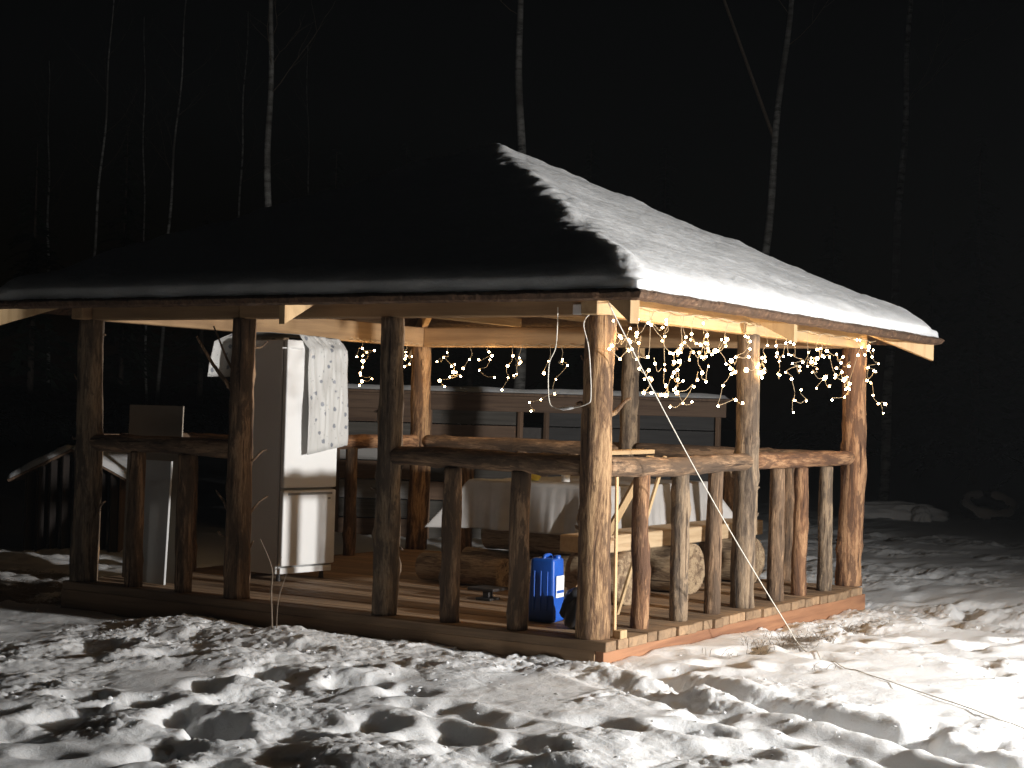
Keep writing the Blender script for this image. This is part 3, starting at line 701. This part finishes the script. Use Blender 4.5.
# loose battens and planks
def batten(p0, p1, label, w=.035, h=.018, m=M_TIMBER): return tag(board('batten', p0, p1, w, h, m), label, 'batten')
batten((1.17, .46, .006), (1.14, .09, 1.17), 'thin batten leaning on the right railing next to the first baluster')
batten((.985, .80, .006), (.93, .095, 1.17), 'wider batten leaning behind the blue canister', .095, .02)
tag(board('upright_lath', (.105, -.105, .004), (.10, -.095, 1.05), .03, .012, M_TIMBER), 'upright pale lath standing against the corner post', 'batten')
tag(board('short_plank', (.12, .03, 1.205), (.74, .03, 1.21), .13, .028, M_TIMBER), 'short plank lying on the right railing by the corner post', 'plank')

# ------------------------------------------------------------------ fairy lights
FRONT = [[(-0.12, 2.06), (0.04, 1.97), (0.11, 1.95), (0.12, 1.88), (0.04, 1.82), (-0.1, 1.88)], [(0.46, 2.08), (0.26, 1.98), (0.22, 1.94)], [(0.49, 2.07), (0.63, 1.97), (0.73, 1.89), (0.81, 1.89), (0.86, 1.9)],
 [(0.72, 2.09), (0.65, 2.0), (0.71, 1.81), (0.63, 1.77), (0.74, 1.66), (0.75, 1.6)], [(0.43, 1.85), (0.31, 1.83), (0.34, 1.77), (0.42, 1.76), (0.42, 1.7), (0.47, 1.7), (0.41, 1.61), (0.45, 1.61), (0.58, 1.6)],
 [(0.87, 1.95), (0.82, 1.83), (0.94, 1.84), (0.89, 1.78), (0.82, 1.71), (0.88, 1.71), (0.86, 1.65), (0.88, 1.62), (1.12, 1.67), (0.98, 1.55), (0.8, 1.52)], [(0.93, 2.01), (1.07, 1.91), (1.19, 1.88), (1.17, 1.91), (1.2, 1.77), (1.3, 1.71), (1.3, 1.82)],
 [(1.08, 2.04), (1.11, 2.0), (1.21, 1.97), (1.29, 1.93), (1.27, 1.89)], [(1.27, 2.04), (1.35, 2.04), (1.31, 1.98), (1.4, 1.91), (1.52, 1.94)],
 [(1.65, 2.01), (1.62, 1.98), (1.55, 1.94), (1.64, 1.85), (1.78, 1.82), (1.71, 1.78), (1.57, 1.69), (1.59, 1.54), (1.79, 1.59)], [(1.94, 2.07), (2.09, 2.04), (1.86, 1.91), (2.02, 1.92), (2.2, 1.85), (2.06, 1.82)],
 [(2.34, 2.02), (2.31, 1.93), (2.23, 1.92), (2.37, 1.84), (2.33, 1.81), (2.26, 1.77)], [(2.58, 2.03), (2.5, 1.94)],
 [(2.76, 2.06), (2.65, 1.95), (2.66, 1.91), (2.61, 1.81)], [(2.77, 1.97), (2.91, 1.97), (3.03, 1.92), (2.84, 1.9), (2.97, 1.88), (2.82, 1.83), (2.9, 1.78), (2.92, 1.61), (3.2, 1.61)],
 [(3.14, 1.89), (3.22, 1.96), (3.34, 1.96), (3.32, 1.92), (3.45, 1.88), (3.34, 1.85), (3.57, 1.8), (3.38, 1.72)], [(3.46, 2.04), (3.55, 1.98), (3.74, 1.99), (3.76, 1.84)], [(3.68, 2.04), (3.86, 2.02), (3.98, 1.95), (3.86, 1.9), (3.95, 1.87), (3.88, 1.82), (4.05, 1.82)],
 [(4.24, 2.16), (4.31, 2.16), (4.38, 2.1), (4.32, 2.03), (4.08, 1.74), (4.15, 1.73), (4.06, 1.66), (3.82, 1.63)], [(4.64, 2.09), (4.67, 2.03), (4.9, 1.98), (4.59, 1.93), (4.74, 1.91), (4.64, 1.82), (4.72, 1.8), (4.67, 1.69), (4.93, 1.62), (5.01, 1.62)]]
BACKY = [[(3.37, 2.03), (3.51, 2.0), (3.58, 2.02), (3.4, 1.96), (3.45, 1.85), (3.35, 1.79), (3.39, 1.77), (3.58, 1.74), (3.4, 1.71), (3.41, 1.67)], [(4.15, 2.03), (4.14, 1.99), (4.24, 1.99), (4.18, 1.91), (4.14, 1.88)]]
BACKX = [[(4.3, 2.04), (4.36, 1.99), (4.27, 1.9), (4.22, 1.92), (4.21, 1.84), (4.26, 1.79), (4.15, 1.8), (4.38, 1.75), (4.31, 1.69)], [(4.04, 1.97), (4.1, 1.88)], [(3.81, 2.05), (3.77, 2.01), (3.79, 1.97), (3.91, 1.86), (3.71, 1.79)],
 [(3.52, 2.01), (3.57, 1.91), (3.55, 1.79), (3.63, 1.67)], [(3.42, 1.99), (3.43, 1.95), (3.45, 1.83)], [(3.09, 1.96), (3.15, 1.84)], [(2.95, 1.96), (2.88, 1.92), (3.01, 1.78), (3.02, 1.64), (3.17, 1.58), (3.31, 1.55)]]
bmb = bmesh.new(); bmesh.ops.create_icosphere(bmb, subdivisions=2, radius=1)
for v in bmb.verts: v.co.z *= 1.25 if v.co.z > 0 else 1.0
BULB = bm_mesh('bulb', bmb, True)
def fairy(label, drops, to3, s0, s1, ztop, extra=.5):
    r = random.Random(len(drops)*7+1)
    root = thing('fairy_light_string', to3((s0+s1)/2, ztop, 0), label, 'fairy lights')
    wires = []; n = 40
    wires.append(([to3(s0+(s1-s0)*i/n, ztop+.012*math.sin(i*1.9), -.012) for i in range(n+1)], .0035))
    bulbs = []
    for d in drops:
        top = (d[0][0]+r.uniform(-.03, .03), ztop); path = [to3(*top, -.012)]
        prev = top
        for (s, z) in d:
            dep = r.uniform(-.035, .025)
            mid = ((prev[0]+s)/2+r.uniform(-.03, .03), (prev[1]+z)/2+r.uniform(-.025, .015))
            st_ = (s+r.uniform(-.012, .012), z+r.uniform(.006, .02))
            path += [to3(*mid, dep*.5), to3(*st_, dep)]; bulbs.append((to3(s, z, dep), r.uniform(.0055, .0092)*(1.8 if r.random() < .17 else 1)))
            prev = (s, z)
        wires.append((smooth_path(path, 4), .0020))
        for _ in range(int(len(d)*extra+r.random())):                # short side twigs tangled into the drop
            s, z = d[r.randrange(len(d))]; a = (s+r.uniform(-.13, .13), min(ztop-.05, z+r.uniform(-.10, .12))); dep = r.uniform(-.06, .03)
            m_ = ((s+a[0])/2+r.uniform(-.04, .04), (z+a[1])/2-r.uniform(0, .05)); m2 = (a[0]+r.uniform(-.05, .05), a[1]+r.uniform(-.03, .05))
            wires.append((smooth_path([to3(s, z+.012, 0), to3(*m_, dep*.5), to3(*m2, dep), to3(*a, dep)], 5), .0016))
            bulbs.append((to3(*a, dep), r.uniform(.0055, .009)*(1.8 if r.random() < .14 else 1)))
    link('wire', tubes_mesh('wire', wires, 5), M_WIRE, root)
    for p, q in bulbs:
        link('bulb', BULB, M_BULB, root, Matrix.Translation(Vector(p)) @ Matrix.Rotation(r.uniform(0, 3), 4, (r.random(), r.random(), .2)) @ Matrix.Scale(q, 4))
fairy('dense icicle string of warm fairy lights along the right eave', FRONT, lambda s, z, d: (s, -.125+d, z), -.15, 4.75, 2.17)
fairy('warm fairy lights hanging from the rear beam between fridge and back corner post', BACKY, lambda s, z, d: (s, 4.60+d, z), 3.2, 4.4, 2.12, .2)
fairy('sparse warm fairy lights hanging along the far beam behind the corner post', BACKX, lambda s, z, d: (4.46+d, s, z), 2.5, 4.5, 2.12, .25)

# cables
p0, p1 = Vector((-.30, -.22, 2.16)), Vector((1.55, -.805, gz(1.55, -.805)+.006))
path = [p0.lerp(p1, t/12)+Vector((0, 0, -.07*math.sin(PI*t/12))) for t in range(13)]
for (x, y) in ((1.15, -1.12), (.74, -1.485), (.46, -1.8), (.206, -2.12), (-.08, -2.5), (-.39, -2.893), (-.55, -3.5), (-.3, -4.5), (.3, -5.8), (1.0, -7.1), (1.30, -7.75)):
    path.append(Vector((x, y, gz(x, y)+.008)))
path = smooth_path(path, 6)
path = [Vector((p.x, p.y, max(p.z, max(gz(p.x+a, p.y+b) for a in (-.02, 0, .02) for b in (-.02, 0, .02))+.003))) for p in path]
tag(link('power_cable', tubes_mesh('power_cable', [(path, .0036)], 7), M_CABLE), 'long white power cable slung from the eave down across the snow', 'cable')
c2 = [(-.15, 0.242, 2.15), (-.15, 0.248, 1.90), (-.15, 0.298, 1.771), (-.15, 0.29, 1.542), (-.15, 0.235, 1.49), (-.15, 0.122, 1.493), (-.15, 0.003, 1.522), (-.15, -0.025, 1.58), (-.15, -0.001, 1.871), (-.14, 0.049, 2.045), (-.12, -0.015, 2.13)]
root = thing('cable_loop', (-.15, .12, 1.49), 'pale cable loop with a plug hanging beside the corner post', 'cable')
link('cord', tubes_mesh('cord', [(smooth_path(c2, 6), .0036)], 7), M_CABLE, root)
link('plug', tubes_mesh('plug', [([(-.15, .205, 1.488), (-.15, .18, 1.487), (-.15, .13, 1.493), (-.15, .10, 1.497)], [.006, .013, .013, .006])], 8), M_WHITE, root)
box('junction_box', (-.085, -.066, .10, .17, HP+.005, HP+.075), M_WHITE, pav, .006)

# sapling in the snow before the opening
z0 = gz(-.55, 2.25)
lst = [(smooth_path([(-.55, 2.25, z0-.02), (-.56, 2.26, z0+.25), (-.55, 2.27, z0+.42), (-.60, 2.34, z0+.62)], 4), [.007-.00035*i for i in range(13)]),
       (smooth_path([(-.53, 2.23, z0-.02), (-.53, 2.22, z0+.2), (-.50, 2.18, z0+.38)], 4), [.005-.0004*i for i in range(9)]),
       (smooth_path([(-.555, 2.265, z0+.36), (-.52, 2.24, z0+.44), (-.51, 2.22, z0+.5)], 4), .002)]
sp = thing('sapling', (-.55, 2.25, z0), 'bare twiggy sapling sticking out of the snow before the pavilion', 'sapling')
link('stem', tubes_mesh('stem', lst[:2], 5), M_TWIG, sp); link('twig', tubes_mesh('twig', lst[2:], 4), M_TWIG, sp)

# ------------------------------------------------------------------ things behind the pavilion
def at_view(px, depth, z=None, py=None):
    """plan position `depth` metres out from the viewpoint"""
    d = fw+r2*((px-512)/1644.33); d = Vector((d.x, d.y, 0))
    return Vector((CAM.x+d.x*depth, CAM.y+d.y*depth, 0))
VF = Vector((fw.x, fw.y, 0)).normalized(); VR = Vector((VF.y, -VF.x, 0))
sc = at_view(500, 21.5); MS = Matrix(((VR.x, VF.x, 0, sc.x), (VR.y, VF.y, 0, sc.y), (0, 0, 1, -.25), (0, 0, 0, 1)))
def sbox(name, b, m, parent, bev=.006):
    # length along the local Z of the mesh so that the grain follows the board
    x0, x1, y0, y1, z0, z1 = b
    p0 = MS @ Vector((x0, (y0+y1)/2, (z0+z1)/2)); p1 = MS @ Vector((x1, (y0+y1)/2, (z0+z1)/2))
    return board(name, p0, p1, y1-y0, z1-z0, m, parent)
sh = thing('plank_shed', MS @ Vector((0, 0, 0)), 'low weathered plank shed with snow edged roof behind the pavilion', 'shed')
hgt = [(.02, .27), (.275, .52), (.525, .77), (.775, 1.02), (1.025, 1.27), (1.275, 1.52), (1.525, 1.72)]
for i, (a, b) in enumerate(hgt):
    for j, (x0, x1) in enumerate(((-3.4, -.92), (-.90, .28), (.62, 2.9))):
        m = M_DARKW if j == 2 else M_PALE if (i, j) in ((4, 0), (2, 0)) else (M_OLD if (i+j) % 3 else M_OLDBROWN)
        sbox('wall_plank', (x0+rnd.uniform(-.01, .01), x1, -.015+rnd.uniform(-.006, .006), .015, a, b-.008), m, sh)
for x in (-2.1, -.91, .28, .62, 1.8, 2.86):
    p = MS @ Vector((x, -.04, 0)); board('wall_post', p, p+Vector((0, 0, 1.72)), .07, .05, M_OLDBROWN, sh)
sbox('window_board', (.30, .60, .0, .02, 1.0, 1.5), M_IRON, sh)
sbox('wall_plank', (.30, .60, -.01, .012, .02, .98), M_OLD, sh)
sbox('eave_plank', (-3.5, 2.95, -.12, -.09, 1.70, 1.90), M_OLDBROWN, sh)
for (x0, x1) in ((-3.4, -3.37), (2.87, 2.9)):
    bx = bm_mesh('side_wall', box_bm(x0, x1, .02, 2.0, 0, 1.7)); link('side_wall', bx, M_OLD, sh, MS)
rfm = box_bm(-3.55, 3.0, -.14, 2.2, 1.905, 1.94)
for v in rfm.verts: v.co.z -= (v.co.y+.14)*.10
link('roof_sheet', bm_mesh('roof_sheet', rfm), M_OLDBROWN, sh, MS)
def snow_slab(name, x0, x1, y0, y1, zf, t, M, parent, seed):
    n, m = 90, 30; u = np.linspace(0, 1, n); v = np.linspace(0, 1, m); U, V = np.meshgrid(u, v, indexing='ij')
    e = np.minimum(np.minimum(U, 1-U)*(x1-x0), np.minimum(V, 1-V)*(y1-y0)); q = np.clip(e/.10, 0, 1)
    X = x0+U*(x1-x0); Y = y0+V*(y1-y0); Z = zf(X, Y)+.002+t*np.sqrt(1-(1-q)**2)*(1+.25*fbm(X*1.5+seed, Y*1.5, 3))
    i, j = np.meshgrid(np.arange(n-1), np.arange(m-1), indexing='ij'); a = (i*m+j).ravel()
    return link(name, np_mesh(name, np.stack([X, Y, Z], -1).reshape(-1, 3), np.stack([a, a+m, a+m+1, a+1], -1)), M_SNOW, parent, M)
tag(snow_slab('shed_snow', -3.55, 3.0, -.16, 2.2, lambda x, y: 1.942-(y+.14)*.10, .07, MS, None, 2), 'snow layer on the low plank shed roof', 'snow', kind='stuff')

# small gabled hut at the far left
hc = at_view(76, 18.0); MH = Matrix(((VR.x, VF.x, 0, hc.x), (VR.y, VF.y, 0, hc.y), (0, 0, 1, -.27), (0, 0, 0, 1))) @ Matrix.Scale(.82, 4)
ht = thing('gabled_hut', MH @ Vector((0, 0, 0)), 'small brown gabled hut with snowy roof behind the left corner post', 'hut')
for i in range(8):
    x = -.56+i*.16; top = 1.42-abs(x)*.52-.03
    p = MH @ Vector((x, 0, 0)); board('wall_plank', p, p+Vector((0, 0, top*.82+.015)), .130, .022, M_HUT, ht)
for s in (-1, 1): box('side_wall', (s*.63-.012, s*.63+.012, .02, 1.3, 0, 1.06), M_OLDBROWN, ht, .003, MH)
for s in (-1, 1):
    Mr = MH @ Matrix.Translation((0, 0, 1.45)) @ Matrix.Rotation(s*.48, 4, 'Y')
    box('roof_slope', (0 if s > 0 else -.95, .95 if s > 0 else 0, -.12, 1.4, -.03, 0), M_OLDBROWN, ht, .003, Mr)
    tag(snow_slab('hut_snow', .0 if s > 0 else -.95, .95 if s > 0 else .0, -.13, 1.4, lambda x, y: 0*x, .085, Mr, None, 5+s), 'snow on the %s roof slope of the small gabled hut' % ('right' if s > 0 else 'left'), 'snow', kind='stuff')

# snowed-over heaps and a tyre at the far right
def heap(px, dep, s, seed, label):
    c = at_view(px, dep); o = blob('snow_heap', (c.x, c.y, -.22+s[2]*.5), s, seed, M_SNOW, .3, 4); o.rotation_euler = (0, 0, YAW-PI/2); tag(o, label, 'snow heap', 'snow heaps beyond the right corner')
heap(897, 28.5, (.85, .4, .20), 3, 'long rounded snow heap beyond the right corner post')
heap(924, 28.0, (.16, .2, .17), 8, 'small blocky snow lump at the end of the long heap')
c = at_view(992, 29.5)
ty = thing('snowy_tyre', (c.x, c.y, -.2), 'large ring shaped tyre half buried in snow at the far right', 'tyre')
def torus(name, R, r, mat, parent, M, arc=1.0, a0=0, ns=36, nr=12, amp=0):
    V, F = [], []
    for i in range(ns+1):
        a = a0+2*PI*arc*i/ns; k = 1+amp*math.sin(i*.7)*.3*math.sin(i*.31)
        for j in range(nr):
            b = 2*PI*j/nr; V.append(((R+r*k*math.cos(b))*math.cos(a), (R+r*k*math.cos(b))*math.sin(a), r*k*math.sin(b)))
    for i in range(ns):
        for j in range(nr): F.append((i*nr+j, (i+1)*nr+j, (i+1)*nr+(j+1) % nr, i*nr+(j+1) % nr))
    return link(name, np_mesh(name, V, F), mat, parent, M)
MT = Matrix.Translation((c.x, c.y, -.05)) @ Matrix.Rotation(YAW-PI/2, 4, 'Z') @ Matrix.Rotation(.40, 4, 'X')
torus('rubber', .40, .14, M_RUBBER, ty, MT)
torus('snow_cap', .405, .115, M_SNOW, ty, MT @ Matrix.Translation((0, 0, .045)), .93, 1.7, amp=.6)

# ------------------------------------------------------------------ trees
def birch(px_b, px_t, depth, dia, label, fork=None, hgt=15, seed=1):
    """px_b / px_t: where the trunk line stands at horizon height and at the top of the view"""
    r = random.Random(seed); b = at_view(px_b, depth); t = at_view(px_t-11, depth)
    zt_ = 1.47+395/1644.33*depth
    root = thing('birch_tree', (b.x, b.y, -.3), label, 'tree', 'bare birch trees behind the pavilion')
    lean = (t-b)/(zt_-1.4); pts = []; n = 26
    w1, w2 = r.uniform(-.05, .05), r.uniform(-.1, .1)
    for i in range(n+1):
        z = -.4+hgt*i/n; p = b+lean*(z-1.4)+VR*(w1*math.sin(z*.55+seed)+.03*math.sin(z*1.7+seed*2))+VF*w2*math.sin(z*.4)
        pts.append((p.x, p.y, z))
    rad = [dia/2*(1.12-.95*(i/n)**1.1) for i in range(n+1)]
    o = bpy.data.objects.new('trunk', tubes_mesh('trunk', [(pts, rad)], 10)); bpy.data.objects.remove(o)
    link('trunk', tubes_mesh('trunk', [(smooth_path(pts, 2), np.interp(np.linspace(0, n, 2*n+1), range(n+1), rad))], 10), M_BIRCH, root)
    lim = []
    def limb(p, d, L, rr, lv):
        q = [Vector(p)]; d = Vector(d).normalized()
        for k in range(6):
            d = (d+Vector((r.uniform(-.2, .2), r.uniform(-.2, .2), r.uniform(-.06, .2)))).normalized(); q.append(q[-1]+d*L/6)
        lim.append((q, [rr*(1-.8*k/6) for k in range(7)]))
        if lv:
            for k in range(2, 7):
                a = r.uniform(0, 6.28); limb(q[k], d+Vector((math.cos(a), math.sin(a), r.uniform(-.3, .3)))*.8, L*r.uniform(.3, .5), rr*.4, lv-1)
    for k in range(10):
        i = r.randint(int(n*.6), n-1); a = r.uniform(0, 6.28); f = 1-i/n
        limb(pts[i], (math.cos(a), math.sin(a), r.uniform(.5, 1.2)), 1.0+2.6*f, rad[i]*.14, 1)
    if fork:
        zf, dx = fork; i = int((zf+.4)/hgt*n); p = Vector(pts[i]); q = [p]
        for k in range(1, 9): q.append(p+VR*dx*k*.8+Vector((0, 0, k*.8))+VF*.1*k)
        lim.append((smooth_path(q, 2), np.linspace(rad[i]*.62, .015, 17)))
    link('crown', tubes_mesh('crown', lim, 5), M_TWIG, root)
birch(84, 112, 49, .12, 'thin pale birch leaning right at the far left', seed=2)
birch(146, 143, 56, .09, 'faint thin birch second from the left above the roof', seed=3)
birch(158, 184, 49, .12, 'slender pale birch leaning right left of the brightest trunk', seed=4)
birch(232, 248, 55, .12, 'dim birch just left of the brightest trunk', seed=5)
birch(262, 273, 36, .21, 'brightest thick birch trunk above the dark roof slope', seed=6)
birch(311, 307, 60, .11, 'dim thin birch right of the brightest trunk', seed=7)
birch(520, 521, 33, .24, 'stout dark patched birch rising behind the roof peak', seed=8)
birch(748, 790, 30, .17, 'forked birch rising behind the snowy right roof slope', fork=(6.9, -.36), seed=9)
birch(888, 912, 35, .20, 'dim tall birch beyond the right eave corner', seed=10)
birch(48, 48, 64, .15, 'very dim birch near the left picture edge', seed=11)

def spruce_mesh(seed, H):
    r = np.random.RandomState(seed); V, F = [], []
    for k in range(int(H*16)):
        z = .9+(H-1.0)*(k/(H*16))**.9; L = (1-z/H)*H*.24*r.uniform(.7, 1.1)+.15; a = r.uniform(0, 6.28); dr = r.uniform(.25, .55)
        n = 5
        for s in range(n):
            f0, f1 = s/n, (s+1)/n
            for side in (-1, 1):
                w = .30*L*(1-f0)*r.uniform(.5, 1.1)+.05
                p = [np.array([math.cos(a)*L*f, math.sin(a)*L*f, z-dr*L*f*f]) for f in (f0, f1)]
                nrm = np.array([-math.sin(a), math.cos(a), -.25])*side
                tip = p[1]+nrm*w+np.array([math.cos(a), math.sin(a), -.15])*w*.4
                b = len(V); V += [p[0], p[1], tip]; F.append([b, b+1, b+2])
    return np_mesh('crown', np.array(V), np.array(F), False)
sm_ = [spruce_mesh(i, 9+i*1.2) for i in range(3)]
tk = [tubes_mesh('trunk', [([(0, 0, -.3), (0, 0, 3), (0, 0, 8.6+i*1.2)], [.14, .10, .01])], 8) for i in range(3)]
spots = [(-40, 44), (30, 52), (120, 56), (200, 60), (330, 52), (400, 58), (470, 55), (585, 50), (660, 57), (830, 54), (975, 47), (1060, 40), (930, 60)]
names = ['dark spruce at the far left picture edge', 'dark spruce behind the dim leftmost birch', 'dark spruce behind the thin left birches', 'dark spruce left of the brightest birch', 'dark spruce right of the brightest birch',
         'dark spruce behind the dark roof slope', 'dark spruce left of the roof peak', 'dark spruce right of the roof peak', 'dark spruce behind the snowy roof slope', 'dark spruce between forked birch and right birch', 'dark spruce right of the dim right birch',
         'dark spruce at the far right picture edge', 'dark spruce directly behind the dim right birch']
for i, (px, dp) in enumerate(spots):
    c = at_view(px, dp); M = Matrix.Translation((c.x, c.y, -.3)) @ Matrix.Rotation(i*1.7, 4, 'Z')
    t = tag(link('spruce_tree', None, None, None, M), names[i], 'tree', 'dark spruces in the wood')
    link('trunk', tk[i % 3], M_SPBARK, t, M); link('crown', sm_[i % 3], M_SPRUCE, t, M)

# ------------------------------------------------------------------ the work lamp that lights the place (right of the frame)
fl = thing('work_lamp', (LAMP.x, LAMP.y, gz(LAMP.x, LAMP.y)), 'lit floodlight on a tripod out on the snow', 'lamp')
aim = (Vector((.5, 1.5, 1.1))-LAMP).normalized()
ql = aim.to_track_quat('-Z', 'Y').to_matrix().to_4x4(); ML = Matrix.Translation(LAMP) @ ql
box('housing', (-.13, .13, -.10, .10, .035, .10), M_IRON, fl, .01, ML, 2)
box('glass', (-.11, .11, -.08, .08, .028, .034), M_LAMPGLASS, fl, .001, ML)
zb_ = gz(LAMP.x, LAMP.y); hub = Vector((LAMP.x, LAMP.y-.08, zb_+.75))
link('pole', tubes_mesh('pole', [([hub, (LAMP.x, LAMP.y-.08, LAMP.z-.08)], .014)], 8), M_IRON, fl)
for k in range(3):
    a = k*2.094+.4; link('leg', tubes_mesh('leg', [([hub, (hub.x+.5*math.cos(a), hub.y+.5*math.sin(a), zb_-.01)], .012)], 8), M_IRON, fl)
ld_ = bpy.data.lights.new('lamp_light', 'SPOT'); ld_.energy = LAMP_POWER; ld_.color = (1.0, .98, .95)
ld_.spot_size = math.radians(124); ld_.spot_blend = .75; ld_.shadow_soft_size = .10
link('lamp_light', ld_, None, fl, ML) if False else None
lo = bpy.data.objects.new('lamp_light', ld_); col.objects.link(lo); lo.matrix_basis = ML; lo.parent = fl; lo.matrix_parent_inverse = WM[fl].inverted()

# ------------------------------------------------------------------ thin frosty air that catches the lamp
hz = bpy.data.materials.new('frosty_air'); hz.use_nodes = True; hz.node_tree.nodes.clear()
ho = hz.node_tree.nodes.new('ShaderNodeOutputMaterial'); hv = hz.node_tree.nodes.new('ShaderNodeVolumePrincipled')
hv.inputs['Color'].default_value = (.86, .93, 1.0, 1); hv.inputs['Density'].default_value = 0.0006
hz.node_tree.links.new(hv.outputs[0], ho.inputs['Volume'])
zlo = float(GZ.min())-1.0
tag(box('haze', (-135, 175, -135, 155, zlo, 22), hz, None, 0), 'thin frosty air round the pavilion', 'haze', kind='stuff')
